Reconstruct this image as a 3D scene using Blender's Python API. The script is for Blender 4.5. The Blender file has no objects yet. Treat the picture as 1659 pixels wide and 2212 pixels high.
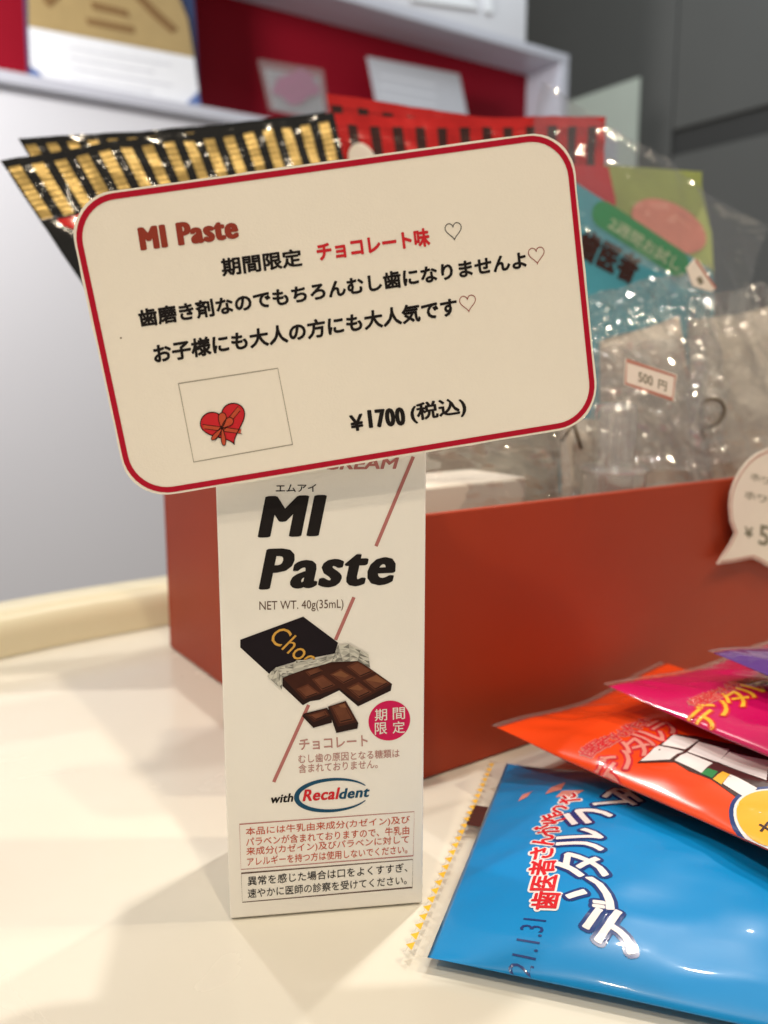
import bpy, bmesh, math, random
from mathutils import Vector, Matrix, noise
random.seed(7)
D = bpy.data
SC = bpy.context.scene
COL = SC.collection
V = Vector

# ------------------------------------------------------------------ camera
F, CX, CY = 1841.0, 829.5, 1106.0            # photo measured on a 1659 x 2212 raster
TH, CH = math.radians(9.5), 0.139            # pitch down, height above the counter
CAMP = V((0, 0, CH))
FWD = V((0, math.cos(TH), -math.sin(TH)))
UP = V((0, math.sin(TH), math.cos(TH)))
RT = V((1, 0, 0))
cam = D.cameras.new('camera')
cam.sensor_fit = 'VERTICAL'
cam.sensor_height = 4.8
cam.sensor_width = 3.6
cam.lens = F / 2212 * 4.8
cam.clip_start, cam.clip_end = 0.005, 50
cam.dof.use_dof = True
cam.dof.focus_distance = 0.207
cam.dof.aperture_fstop = 1.6
camo = D.objects.new('camera', cam)
COL.objects.link(camo)
camo.location = CAMP
camo.rotation_euler = (math.radians(90) - TH, 0, 0)
SC.camera = camo

# ------------------------------------------------------------------ world, lamps, exposure
w = D.worlds.new('World'); SC.world = w; w.use_nodes = True
w.node_tree.nodes['Background'].inputs[0].default_value = (1.0, 0.95, 0.89, 1)
w.node_tree.nodes['Background'].inputs[1].default_value = 0.15
SC.view_settings.view_transform = 'Standard'
SC.view_settings.look = 'None'
SC.view_settings.exposure = 0.66
SC.view_settings.gamma = 1.0
SC.cycles.use_denoising = True
SC.cycles.transparent_max_bounces = 40
SC.cycles.max_bounces = 10
SC.cycles.caustics_reflective = False
SC.cycles.caustics_refractive = False
SC.cycles.sample_clamp_indirect = 6.0


def lamp(name, loc, target, size, power, color, spread=180):
    l = D.lights.new(name, 'AREA'); l.shape = 'DISK'; l.size = size; l.energy = power; l.color = color; l.spread = math.radians(spread)
    o = D.objects.new(name, l); COL.objects.link(o)
    o.location = loc
    o.rotation_euler = (V(target) - V(loc)).to_track_quat('-Z', 'Y').to_euler()
    return o


WARM = (1.0, 0.84, 0.62)
NEUT = (1.0, 0.93, 0.82)
T0 = (0.0, 0.25, 0.05)
lamp('ceiling_spot', (0.60, 1.05, 1.55), T0, 0.055, 0.68, NEUT, 75)
lamp('ceiling_spot', (-0.55, 0.95, 1.55), T0, 0.055, 0.56, (1.0, 0.96, 0.90), 75)
lamp('ceiling_spot', (1.05, 0.25, 1.5), T0, 0.055, 0.88, WARM, 75)
lamp('ceiling_spot', (0.22, 0.52, 1.75), T0, 0.06, 1.12, (1.0, 0.94, 0.85), 75)
lamp('ceiling_spot', (-0.85, -0.10, 1.55), T0, 0.055, 0.62, NEUT, 75)
lamp('ceiling_spot', (0.35, -0.55, 1.55), T0, 0.06, 0.70, WARM, 75)
lamp('ceiling_spot', (-0.25, -0.75, 1.35), T0, 0.06, 0.60, WARM, 75)
lamp('wall_washer', (-1.0, 0.42, 0.84), (-0.50, 1.40, 0.48), 0.30, 7.0, (1.0, 0.98, 0.98), 120)
lamp('wall_washer', (0.25, 1.45, 1.45), (0.7, 2.6, 0.6), 0.25, 4.0, (0.86, 0.95, 1.0))


# ------------------------------------------------------------------ helpers
def ray(x, y):
    return FWD + RT * ((x - CX) / F) + UP * ((CY - y) / F)


def onz(x, y, z=0.0):
    d = ray(x, y); return CAMP + d * ((z - CH) / d.z)


def aty(x, y, Y):
    d = ray(x, y); return CAMP + d * (Y / d.y)


def srgb(r, g, b):
    f = lambda c: (c / 255 / 12.92) if c / 255 <= 0.04045 else ((c / 255 + 0.055) / 1.055) ** 2.4
    return (f(r), f(g), f(b), 1)


MATS = {}


def mat(name, col, rough=0.5, metal=0.0, coat=0.0, var=0.0, vscale=200.0, bump=0.0, bscale=900.0, spec=0.5, coatr=0.05, trans=0.0, speck=0, rvar=0.0):
    m = D.materials.new(name); m.use_nodes = True
    nt = m.node_tree; b = nt.nodes['Principled BSDF']
    b.inputs['Base Color'].default_value = col
    b.inputs['Roughness'].default_value = rough
    b.inputs['Metallic'].default_value = metal
    b.inputs['Coat Weight'].default_value = coat
    b.inputs['Coat Roughness'].default_value = coatr
    b.inputs['Specular IOR Level'].default_value = spec
    b.inputs['Transmission Weight'].default_value = trans
    tc = nt.nodes.new('ShaderNodeTexCoord')
    if var:
        n = nt.nodes.new('ShaderNodeTexNoise'); n.inputs['Scale'].default_value = vscale; n.inputs['Detail'].default_value = 6
        nt.links.new(tc.outputs['Object'], n.inputs['Vector'])
        mx = nt.nodes.new('ShaderNodeMix'); mx.data_type = 'RGBA'
        k = 1 - var
        mx.inputs[6].default_value = (col[0] * k, col[1] * k, col[2] * k, 1)
        k = 1 + var
        mx.inputs[7].default_value = (min(1, col[0] * k), min(1, col[1] * k), min(1, col[2] * k), 1)
        nt.links.new(n.outputs['Fac'], mx.inputs[0]); nt.links.new(mx.outputs[2], b.inputs['Base Color'])
    if bump:
        n = nt.nodes.new('ShaderNodeTexNoise'); n.inputs['Scale'].default_value = bscale; n.inputs['Detail'].default_value = 4
        nt.links.new(tc.outputs['Object'], n.inputs['Vector'])
        bp = nt.nodes.new('ShaderNodeBump'); bp.inputs['Strength'].default_value = bump; bp.inputs['Distance'].default_value = 0.0005
        nt.links.new(n.outputs['Fac'], bp.inputs['Height']); nt.links.new(bp.outputs['Normal'], b.inputs['Normal'])
    if rvar:       # smudges
        n = nt.nodes.new('ShaderNodeTexNoise'); n.inputs['Scale'].default_value = 22; n.inputs['Detail'].default_value = 7; n.inputs['Distortion'].default_value = 0.8
        nt.links.new(tc.outputs['Object'], n.inputs['Vector'])
        mr = nt.nodes.new('ShaderNodeMapRange'); mr.inputs[1].default_value = 0.35; mr.inputs[2].default_value = 0.7
        mr.inputs[3].default_value = rough - rvar * .6; mr.inputs[4].default_value = rough + rvar
        nt.links.new(n.outputs['Fac'], mr.inputs[0]); nt.links.new(mr.outputs[0], b.inputs['Roughness'])
    if speck:      # a few specks of dust and dirt
        vo = nt.nodes.new('ShaderNodeTexVoronoi'); vo.inputs['Scale'].default_value = speck; vo.inputs['Randomness'].default_value = 1.0
        nt.links.new(tc.outputs['Object'], vo.inputs['Vector'])
        lt = nt.nodes.new('ShaderNodeMath'); lt.operation = 'LESS_THAN'; lt.inputs[1].default_value = 0.022
        nt.links.new(vo.outputs['Distance'], lt.inputs[0])
        sp = nt.nodes.new('ShaderNodeSeparateColor'); nt.links.new(vo.outputs['Color'], sp.inputs[0])
        gt = nt.nodes.new('ShaderNodeMath'); gt.operation = 'GREATER_THAN'; gt.inputs[1].default_value = 0.45
        nt.links.new(sp.outputs[0], gt.inputs[0])
        mu = nt.nodes.new('ShaderNodeMath'); mu.operation = 'MULTIPLY'
        nt.links.new(lt.outputs[0], mu.inputs[0]); nt.links.new(gt.outputs[0], mu.inputs[1])
        m2 = nt.nodes.new('ShaderNodeMix'); m2.data_type = 'RGBA'
        nt.links.new(mu.outputs[0], m2.inputs[0]); nt.links.new(mx.outputs[2], m2.inputs[6]); m2.inputs[7].default_value = (0.25, 0.2, 0.15, 1)
        nt.links.new(m2.outputs[2], b.inputs['Base Color'])
    MATS[name] = m
    return m


def film(name, tint=(1, 1, 1), refl=0.07, haze=0.06, rough=0.08, hazecol=(0.9, 0.88, 0.84), bscale=140.0, bump=0.5):
    m = D.materials.new(name); m.use_nodes = True; nt = m.node_tree; nt.nodes.clear()
    out = nt.nodes.new('ShaderNodeOutputMaterial')
    tr = nt.nodes.new('ShaderNodeBsdfTransparent'); tr.inputs[0].default_value = (*tint, 1)
    gl = nt.nodes.new('ShaderNodeBsdfGlossy'); gl.inputs['Roughness'].default_value = rough
    df = nt.nodes.new('ShaderNodeBsdfDiffuse'); df.inputs[0].default_value = (*hazecol, 1)
    tl = nt.nodes.new('ShaderNodeBsdfTranslucent'); tl.inputs[0].default_value = (*hazecol, 1)
    lw0 = nt.nodes.new('ShaderNodeLayerWeight'); lw0.inputs[0].default_value = 0.5
    lw = nt.nodes.new('ShaderNodeMath'); lw.operation = 'POWER'; lw.inputs[1].default_value = 4.0
    nt.links.new(lw0.outputs['Facing'], lw.inputs[0])
    ad = nt.nodes.new('ShaderNodeMath'); ad.operation = 'ADD'; ad.inputs[1].default_value = refl; ad.use_clamp = True
    nt.links.new(lw.outputs[0], ad.inputs[0])
    tc = nt.nodes.new('ShaderNodeTexCoord')
    n = nt.nodes.new('ShaderNodeTexNoise'); n.inputs['Scale'].default_value = bscale; n.inputs['Detail'].default_value = 5
    nt.links.new(tc.outputs['Object'], n.inputs['Vector'])
    bp = nt.nodes.new('ShaderNodeBump'); bp.inputs['Strength'].default_value = bump; bp.inputs['Distance'].default_value = 0.003
    nt.links.new(n.outputs['Fac'], bp.inputs['Height'])
    nt.links.new(bp.outputs['Normal'], gl.inputs['Normal'])
    hm = nt.nodes.new('ShaderNodeMixShader'); hm.inputs[0].default_value = 0.5
    nt.links.new(df.outputs[0], hm.inputs[1]); nt.links.new(tl.outputs[0], hm.inputs[2])
    m1 = nt.nodes.new('ShaderNodeMixShader'); m1.inputs[0].default_value = haze
    nt.links.new(tr.outputs[0], m1.inputs[1]); nt.links.new(hm.outputs[0], m1.inputs[2])
    m2 = nt.nodes.new('ShaderNodeMixShader')
    nt.links.new(ad.outputs[0], m2.inputs[0]); nt.links.new(m1.outputs[0], m2.inputs[1]); nt.links.new(gl.outputs[0], m2.inputs[2])
    nt.links.new(m2.outputs[0], out.inputs[0])
    MATS[name] = m
    return m


def mesh_obj(name, verts, faces, m, parent=None, smooth=False, mi=None):
    me = D.meshes.new(name)
    me.from_pydata([tuple(v) for v in verts], [], faces)
    for x in (m if isinstance(m, (list, tuple)) else [m]):
        me.materials.append(MATS[x] if isinstance(x, str) else x)
    if mi:
        for p, i in zip(me.polygons, mi): p.material_index = i
    if smooth:
        me.polygons.foreach_set('use_smooth', [True] * len(me.polygons))
    me.update()
    o = D.objects.new(name, me); COL.objects.link(o)
    if parent: o.parent = parent
    return o


def thing(name, label, cat, group=None):
    o = D.objects.new(name, None); COL.objects.link(o); o.empty_display_size = 0.01
    return tag(o, label, cat, group)


def tag(o, label, cat, group=None):
    o['label'] = label; o['category'] = cat
    if group: o['group'] = group
    return o


def setting(o):
    o['kind'] = 'structure'; return o


class MB:
    def __init__(self): self.v = []; self.f = []; self.mi = []

    def quad(self, a, b, c, d, i=0):
        k = len(self.v); self.v += [a, b, c, d]; self.f.append((k, k + 1, k + 2, k + 3)); self.mi.append(i)

    def poly(self, pts, i=0):
        k = len(self.v); self.v += list(pts); self.f.append(tuple(range(k, k + len(pts)))); self.mi.append(i)

    def box(self, o, ex, ey, ez, i=0):
        # o = corner, ex/ey/ez = edge vectors
        k = len(self.v)
        for a in (0, 1):
            for b in (0, 1):
                for c in (0, 1): self.v.append(o + ex * a + ey * b + ez * c)
        for q in ((0, 1, 3, 2), (4, 6, 7, 5), (0, 4, 5, 1), (2, 3, 7, 6), (0, 2, 6, 4), (1, 5, 7, 3)):
            self.f.append(tuple(k + j for j in q)); self.mi.append(i)

    def build(self, name, m, parent=None, smooth=False, bevel=0.0, seg=2):
        o = mesh_obj(name, self.v, self.f, m, parent, smooth, self.mi)
        bm = bmesh.new(); bm.from_mesh(o.data)
        if bevel:
            bmesh.ops.remove_doubles(bm, verts=bm.verts, dist=1e-6)
            bmesh.ops.bevel(bm, geom=list(bm.edges), offset=bevel, segments=seg, affect='EDGES', profile=0.5)
        bmesh.ops.recalc_face_normals(bm, faces=bm.faces)
        bm.to_mesh(o.data); bm.free()
        return o


class Plane:
    """a flat printed face: origin, right, up (unit vectors), normal to the viewer"""
    def __init__(self, o, ex, ey):
        self.o = o; self.ex = ex.normalized(); self.ey = (ey - self.ex * ey.dot(self.ex)).normalized()
        self.n = self.ex.cross(self.ey)

    def uv(self, p):
        d = ray(*p); t = (self.o - CAMP).dot(self.n) / d.dot(self.n)
        q = CAMP + d * t - self.o
        return (q.dot(self.ex), q.dot(self.ey))

    def at(self, u, v, h=0.0):
        return self.o + self.ex * u + self.ey * v + self.n * h


_tc = {}


def glyphs(body, weight=0.0, res=3, space=1.0):
    """letter faces; a heavier weight is the letter swept round a small ellipse"""
    wx, wy = weight if isinstance(weight, tuple) else (weight, weight)
    key = (body, wx, wy, res, space)
    if key in _tc: return _tc[key]
    k0 = (body, res, space)
    if k0 not in _tc:
        cu = D.curves.new('t', 'FONT'); cu.body = body; cu.size = 1.0; cu.space_character = space
        cu.fill_mode = 'FRONT'; cu.dimensions = '2D'; cu.resolution_u = res
        ob = D.objects.new('t', cu); COL.objects.link(ob)
        dg = bpy.context.evaluated_depsgraph_get(); dg.update()
        me = D.meshes.new_from_object(ob.evaluated_get(dg))
        _tc[k0] = ([(v.co.x, v.co.y) for v in me.vertices], [tuple(p.vertices) for p in me.polygons])
        D.objects.remove(ob); D.curves.remove(cu); D.meshes.remove(me)
    bv, bf = _tc[k0]
    vs = [(x, y, 0) for x, y in bv]; fs = list(bf)
    if wx:
        n = 8 if wx < 0.035 else 14
        rings = [(1.0, n)] + ([(0.5, 7)] if wx > 0.06 else [])
        c = 1
        for f, m in rings:
            for k in range(m):
                a = 2 * math.pi * (k + .5) / m; o = len(vs)
                vs += [(x + wx * f * math.cos(a), y + wy * f * math.sin(a), c) for x, y in bv]
                fs += [tuple(q + o for q in t) for t in bf]; c += 1
    xs = [q[0] for q in vs]; ys = [q[1] for q in vs]
    _tc[key] = (vs, fs, (min(xs), max(xs), min(ys), max(ys)))
    return _tc[key]


EPS = 0.00009


def text_px(pl, body, BL, BR, TL, m, parent, weight=0.0, h=1, name='lettering', space=1.0):
    """letters whose inked bounding box has these three corners (photo pixels) on the printed face"""
    vs, fs, (x0, x1, y0, y1) = glyphs(body, weight, 3, space)
    a, b, c = pl.uv(BL), pl.uv(BR), pl.uv(TL)
    out = []
    for x, y, k in vs:
        s = (x - x0) / (x1 - x0); t = (y - y0) / (y1 - y0)
        u = a[0] + s * (b[0] - a[0]) + t * (c[0] - a[0]); v = a[1] + s * (b[1] - a[1]) + t * (c[1] - a[1])
        out.append(pl.at(u, v, EPS * h + k * 1.2e-6))
    return mesh_obj(name, out, fs, m, parent)


def poly_px(pl, pts, m, parent, h=1, name='printed_shape'):
    return mesh_obj(name, [pl.at(*pl.uv(p), EPS * h) for p in pts], [tuple(range(len(pts)))], m, parent)


def line_uv(pl, pts, wd, h=1, closed=False):
    """flat ribbon through uv points"""
    n = len(pts); vs = []; fs = []
    for i, (x, y) in enumerate(pts):
        if closed: a, b = pts[i - 1], pts[(i + 1) % n]
        else: a, b = pts[max(0, i - 1)], pts[min(n - 1, i + 1)]
        tx, ty = b[0] - a[0], b[1] - a[1]; L = math.hypot(tx, ty) or 1
        k = 1.0
        if closed or 0 < i < n - 1:
            p, q = pts[i - 1], pts[(i + 1) % n]
            ax, ay = x - p[0], y - p[1]; la = math.hypot(ax, ay) or 1
            c = (ax * tx + ay * ty) / (la * L); k = 1 / max(0.5, abs(c))
        ww = (wd[i] if isinstance(wd, list) else wd) / 2 * k
        nx, ny = -ty / L * ww, tx / L * ww
        vs += [pl.at(x + nx, y + ny, EPS * h), pl.at(x - nx, y - ny, EPS * h)]
    for i in range(n if closed else n - 1):
        j = (i + 1) % n; fs.append((2 * i, 2 * i + 1, 2 * j + 1, 2 * j))
    return vs, fs


def line_px(pl, pts, wd, m, parent, h=1, closed=False, name='printed_line'):
    vs, fs = line_uv(pl, [pl.uv(p) for p in pts], wd, h, closed)
    return mesh_obj(name, vs, fs, m, parent)


def round_rect(w_, h_, r, seg=10, jit=0.0):
    pts = []
    for cx, cy, a0 in ((w_ / 2 - r, h_ / 2 - r, 0), (-w_ / 2 + r, h_ / 2 - r, 90), (-w_ / 2 + r, -h_ / 2 + r, 180), (w_ / 2 - r, -h_ / 2 + r, 270)):
        for k in range(seg + 1):
            a = math.radians(a0 + 90 * k / seg); pts.append((cx + r * math.cos(a), cy + r * math.sin(a)))
    out = []
    n = len(pts)
    for i in range(n):
        a, b = pts[i], pts[(i + 1) % n]
        L = math.hypot(b[0] - a[0], b[1] - a[1]); k = max(1, int(L / 0.0035))
        for j in range(k):
            t = j / k; x = a[0] + (b[0] - a[0]) * t; y = a[1] + (b[1] - a[1]) * t
            if jit:
                q = noise.noise(V((x * 160, y * 160, 3.1))) * jit + random.uniform(-.2, .2) * jit
                L2 = math.hypot(x, y); x += x / L2 * q; y += y / L2 * q
            out.append((x, y))
    return out


def heart(n=40):
    pts = []
    for i in range(n):
        t = 2 * math.pi * i / n
        x = 16 * math.sin(t) ** 3; y = 13 * math.cos(t) - 5 * math.cos(2 * t) - 2 * math.cos(3 * t) - math.cos(4 * t)
        pts.append((x / 34, (y + 2.5) / 30))
    return pts


# ------------------------------------------------------------------ materials
mat('counter_laminate', (0.70, 0.67, 0.59, 1), rough=0.20, var=0.025, vscale=14, bump=0.03, bscale=500, spec=0.4, speck=55, rvar=0.10)
mat('ledge_laminate', (0.76, 0.70, 0.50, 1), rough=0.3, var=0.02, vscale=20)
mat('white_panel', (0.68, 0.68, 0.71, 1), rough=0.35, var=0.02, vscale=5)
mat('white_edge', (0.56, 0.57, 0.63, 1), rough=0.35, var=0.02, vscale=9)
mat('red_panel', (0.29, 0.006, 0.018, 1), rough=0.6, spec=0.15, var=0.06, vscale=12)
mat('grey_panel', (0.105, 0.106, 0.10, 1), rough=0.5, spec=0.3, var=0.05, vscale=6)
mat('dark_gap', (0.035, 0.035, 0.033, 1), rough=0.7, var=0.05)
mat('pale_board', (0.70, 0.76, 0.66, 1), rough=0.5, var=0.05, vscale=8)
mat('navy_cover', (0.03, 0.05, 0.13, 1), rough=0.4, var=0.1)
mat('blue_corner', (0.10, 0.17, 0.40, 1), rough=0.35, var=0.1)
mat('gold_paper', (0.42, 0.30, 0.13, 1), rough=0.5, var=0.12, vscale=40)
mat('gold_print', (0.22, 0.12, 0.04, 1), rough=0.6, var=0.1)
mat('page_white', (0.85, 0.86, 0.88, 1), rough=0.6, var=0.05, vscale=60)
mat('page_line', (0.70, 0.71, 0.75, 1), rough=0.6, var=0.1)
mat('page_grey', (0.55, 0.56, 0.60, 1), rough=0.6, var=0.05)
mat('pink_print', (0.65, 0.12, 0.36, 1), rough=0.5, var=0.25, vscale=60)
mat('card_paper', (0.90, 0.84, 0.75, 1), rough=0.6, var=0.025, vscale=40, bump=0.15, bscale=2200, spec=0.3, speck=70)
mat('card_edge', (0.88, 0.83, 0.76, 1), rough=0.8, var=0.03)
mat('carton_board', (0.88, 0.85, 0.80, 1), rough=0.5, var=0.015, vscale=50, bump=0.10, bscale=3000, spec=0.35)
mat('ink_black', (0.015, 0.012, 0.012, 1), rough=0.55, var=0.2)
mat('ink_brown', (0.12, 0.07, 0.05, 1), rough=0.55, var=0.2)
mat('ink_crimson', (0.46, 0.008, 0.03, 1), rough=0.5, var=0.04)
mat('ink_brick', (0.30, 0.045, 0.028, 1), rough=0.55, var=0.08)
mat('ink_red', (0.62, 0.025, 0.035, 1), rough=0.55, var=0.05)
mat('ink_rose', (0.46, 0.17, 0.16, 1), rough=0.55, var=0.05)
mat('ink_mauve', (0.48, 0.25, 0.23, 1), rough=0.55, var=0.05)
mat('ink_vermilion', (0.55, 0.085, 0.04, 1), rough=0.55, var=0.05)
mat('ink_magenta', (0.62, 0.012, 0.10, 1), rough=0.5, var=0.04)
mat('ink_teal', (0.012, 0.075, 0.15, 1), rough=0.5, var=0.06)
mat('ink_grey', (0.35, 0.31, 0.25, 1), rough=0.6, var=0.1)
mat('ink_white', (0.80, 0.77, 0.72, 1), rough=0.5, var=0.02)
mat('ink_gold', (0.65, 0.36, 0.07, 1), rough=0.45, var=0.25, vscale=900)
mat('ink_blush', (0.72, 0.42, 0.33, 1), rough=0.6, var=0.05)
mat('choco_top', (0.115, 0.035, 0.018, 1), rough=0.5, var=0.45, vscale=420)
mat('choco_face', (0.150, 0.050, 0.026, 1), rough=0.5, var=0.5, vscale=260)
mat('choco_mid', (0.055, 0.016, 0.010, 1), rough=0.5, var=0.3, vscale=420)
mat('choco_dark', (0.022, 0.009, 0.008, 1), rough=0.5, var=0.2, vscale=300)
mat('choco_light', (0.22, 0.085, 0.04, 1), rough=0.5, var=0.3, vscale=400)
mat('wrapper_dark', (0.012, 0.008, 0.012, 1), rough=0.5, var=0.15)
for i_, g_ in enumerate((0.20, 0.32, 0.45, 0.60)): mat('foil_grey_%d' % i_, (g_, g_ * 0.98, g_ * 0.88, 1), rough=0.5, var=0.1, vscale=600)
mat('orange_board', (0.35, 0.038, 0.009, 1), rough=0.5, var=0.10, vscale=22, bump=0.14, bscale=1300, spec=0.35)
mat('tray_white', (0.82, 0.76, 0.68, 1), rough=0.5, var=0.03)
mat('foil_black', (0.010, 0.009, 0.007, 1), rough=0.12, var=0.2, coat=0.6, bump=0.35, bscale=260)
mat('foil_gold', (0.62, 0.43, 0.14, 1), rough=0.38, metal=0.45, var=0.12, vscale=300, bump=0.3, bscale=420)
mat('foil_red', (0.58, 0.012, 0.010, 1), rough=0.2, coat=0.5, var=0.08, bump=0.3, bscale=260)
mat('foil_brown', (0.05, 0.012, 0.008, 1), rough=0.25, coat=0.4, var=0.2)
mat('pk_blue', (0.001, 0.22, 0.55, 1), rough=0.34, spec=0.35, coat=0.30, var=0.05, vscale=60, bump=0.05, bscale=120)
mat('pk_navy', (0.01, 0.035, 0.17, 1), rough=0.25, coat=0.6, var=0.05)
mat('pk_orange', (0.80, 0.062, 0.007, 1), rough=0.22, coat=0.7, var=0.05, vscale=60, bump=0.05, bscale=120)
mat('pk_magenta', (0.52, 0.003, 0.095, 1), rough=0.22, coat=0.7, var=0.05, vscale=60, bump=0.05, bscale=120)
mat('pk_purple', (0.085, 0.02, 0.20, 1), rough=0.22, coat=0.7, var=0.05, vscale=60, bump=0.05, bscale=120)
mat('pk_white', (0.78, 0.74, 0.76, 1), rough=0.22, coat=0.6, var=0.02)
mat('pk_red', (0.60, 0.02, 0.03, 1), rough=0.25, coat=0.6, var=0.04)
mat('pk_pink', (0.70, 0.26, 0.22, 1), rough=0.25, coat=0.6, var=0.05)
mat('pk_yellow', (0.80, 0.42, 0.03, 1), rough=0.25, coat=0.6, var=0.06)
mat('pk_green', (0.02, 0.22, 0.06, 1), rough=0.25, coat=0.6, var=0.06)
mat('pk_brown', (0.05, 0.02, 0.018, 1), rough=0.25, coat=0.6, var=0.1)
mat('seal_yellow', (0.78, 0.45, 0.03, 1), rough=0.35, var=0.06)
mat('teal_card', (0.09, 0.42, 0.55, 1), rough=0.4, var=0.05)
mat('pill_green', (0.0, 0.33, 0.08, 1), rough=0.4, var=0.05)
mat('pale_green', (0.45, 0.62, 0.35, 1), rough=0.4, var=0.05)
mat('olive_film', (0.34, 0.40, 0.12, 1), rough=0.3, coat=0.3, var=0.25, vscale=40)
mat('lime_film', (0.52, 0.60, 0.20, 1), rough=0.3, coat=0.3, var=0.1, vscale=40)
mat('peach_print', (0.78, 0.28, 0.22, 1), rough=0.4, var=0.3, vscale=50)
mat('tag_paper', (0.88, 0.80, 0.71, 1), rough=0.6, var=0.03)
mat('tag_border', (0.50, 0.20, 0.15, 1), rough=0.6, var=0.05)
mat('tag_ink', (0.22, 0.20, 0.14, 1), rough=0.6, var=0.2)
mat('wire_brown', (0.12, 0.085, 0.05, 1), rough=0.5, var=0.2)
mat('milky_plastic', (0.70, 0.62, 0.53, 1), rough=0.3, var=0.10, vscale=30, coat=0.3)
mat('grey_sachet', (0.34, 0.31, 0.25, 1), rough=0.3, var=0.25, vscale=40, coat=0.3)
film('clear_seal', refl=0.04, haze=0.13, bscale=700, bump=0.08, rough=0.14)
film('clear_film', refl=0.15, haze=0.05, bscale=60, bump=0.0, rough=0.085, hazecol=(0.92, 0.84, 0.74))
film('clear_sleeve', refl=0.14, haze=0.012, bscale=60, bump=0.0, rough=0.09, hazecol=(0.85, 0.88, 0.92))
film('clear_cup', refl=0.16, haze=0.17, bscale=40, bump=0.1, rough=0.05)

for k_, m_ in MATS.items():                  # printed ink is dull
    if k_.startswith(('ink_', 'choco_', 'wrapper_', 'foil_grey')):
        m_.node_tree.nodes['Principled BSDF'].inputs['Specular IOR Level'].default_value = 0.12

# ------------------------------------------------------------------ the setting
DX = V((0.8252, 0.5648, 0))          # along the orange box front and the wall behind it
DN = V((-0.5648, 0.8252, 0))         # away from the camera, into the wall
Z = V((0, 0, 1))

mb = MB()
lp = onz(180, 1388)                  # foot of the raised lip
e0 = lp - DX * 0.9; e1 = lp + DX * 1.6
top = MB()
top.box(e0 + DN * 0.10 - Z * 0.03, DX * 2.5, -DN * 1.05, Z * 0.03)
counter = setting(top.build('counter_top', 'counter_laminate', bevel=0.002))
# rounded lip swept along a gently curving edge
path = [onz(-330, 1520), onz(-160, 1466), onz(0, 1425), onz(120, 1398), onz(240, 1374), onz(365, 1351)]
path += [path[-1] + DX * d_ for d_ in (0.10, 0.35, 0.8, 1.5)]
prof = [(0.0, 0.0004), (0.0, 0.009)] + [(0.011 - 0.011 * math.cos(k * math.pi / 16), 0.010 + 0.0115 * math.sin(k * math.pi / 16)) for k in range(9)] + [(0.026, 0.0215), (0.034, 0.018), (0.037, 0.010), (0.037, 0.0004)]
lv = []; lf = []; m_ = len(prof)
for k, q in enumerate(path):
    t_ = (path[min(k + 1, len(path) - 1)] - path[max(k - 1, 0)]); t_.z = 0; t_.normalize()
    nn_ = V((-t_.y, t_.x, 0))
    lv += [V((q.x, q.y, 0)) + nn_ * d_ + Z * z_ for d_, z_ in prof]
for k in range(len(path) - 1):
    for a in range(m_ - 1):
        o_ = k * m_ + a; lf.append((o_, o_ + m_, o_ + m_ + 1, o_ + 1))
mesh_obj('raised_ledge', lv, lf, 'ledge_laminate', counter, smooth=True)

# wall behind: one front plane; everything is measured on it as (s along DX, z)
W0 = aty(300, 205, 1.45)


def wall_sz(x, y, depth=0.0):
    d = ray(x, y); o = W0 + DN * depth
    t = (o - CAMP).dot(DN) / d.dot(DN); q = CAMP + d * t - W0
    return q.dot(DX), q.z + W0.z


def wp(s, depth, z):
    p = W0 + DX * s + DN * depth; return V((p.x, p.y, z))


zs_top = (wall_sz(40, 160)[1] + wall_sz(560, 247)[1]) / 2            # shelf front, top edge
zs_bot = (wall_sz(40, 190)[1] + wall_sz(420, 243)[1]) / 2
zt = (wall_sz(900, 36)[1] + wall_sz(1130, 76)[1]) / 2                # top board front, lower edge
zt -= 0.018
s_in = wall_sz(1213, 140)[0]
s_out = wall_sz(1230, 140)[0]
s_cab = wall_sz(1140, 40)[0]
ND = 0.11                                                            # niche depth
SL = -1.3
mb = MB(); mb.box(wp(SL, 0.012, -1.0), DX * (s_out - SL), DN * 0.05, Z * (zs_bot - 0.012 + 1.0))
lower = setting(mb.build('wall', 'white_panel'))
niche = thing('display_niche', 'white wall niche with a dark red back panel and thick white frame', 'shelf')
mb = MB(); mb.box(wp(SL, 0, zs_bot), DX * (s_out - SL), DN * ND, Z * (zs_top - zs_bot)); mb.build('shelf_board', 'white_edge', niche, bevel=0.002)
mb = MB(); mb.box(wp(SL, ND, zs_bot - 0.01), DX * (s_out - SL), DN * 0.02, Z * (zt - zs_bot + 0.03)); mb.build('back_panel', 'red_panel', niche)
mb = MB(); mb.box(wp(s_in, 0, zs_top + 0.0005), DX * (s_out - s_in), DN * (ND - 0.001), Z * (zt - zs_top - 0.001)); mb.build('side_board', 'white_edge', niche, bevel=0.002)
mb = MB(); mb.box(wp(SL, 0, zt), DX * (s_out - SL), DN * (ND - 0.001), Z * 0.018); mb.build('top_board', 'white_edge', niche, bevel=0.002)
mb = MB(); mb.box(wp(SL, 0.004, zt + 0.0185), DX * (s_cab - SL), DN * 0.3, Z * 0.5); cab = mb.build('upper_cabinet', 'white_panel', niche, bevel=0.002)
mb = MB(); mb.box(wp(SL, 0.02, zs_bot - 0.014), DX * (s_out - SL - 0.004), DN * 0.05, Z * 0.0139); mb.build('shadow_gap', 'white_panel', niche)


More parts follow.
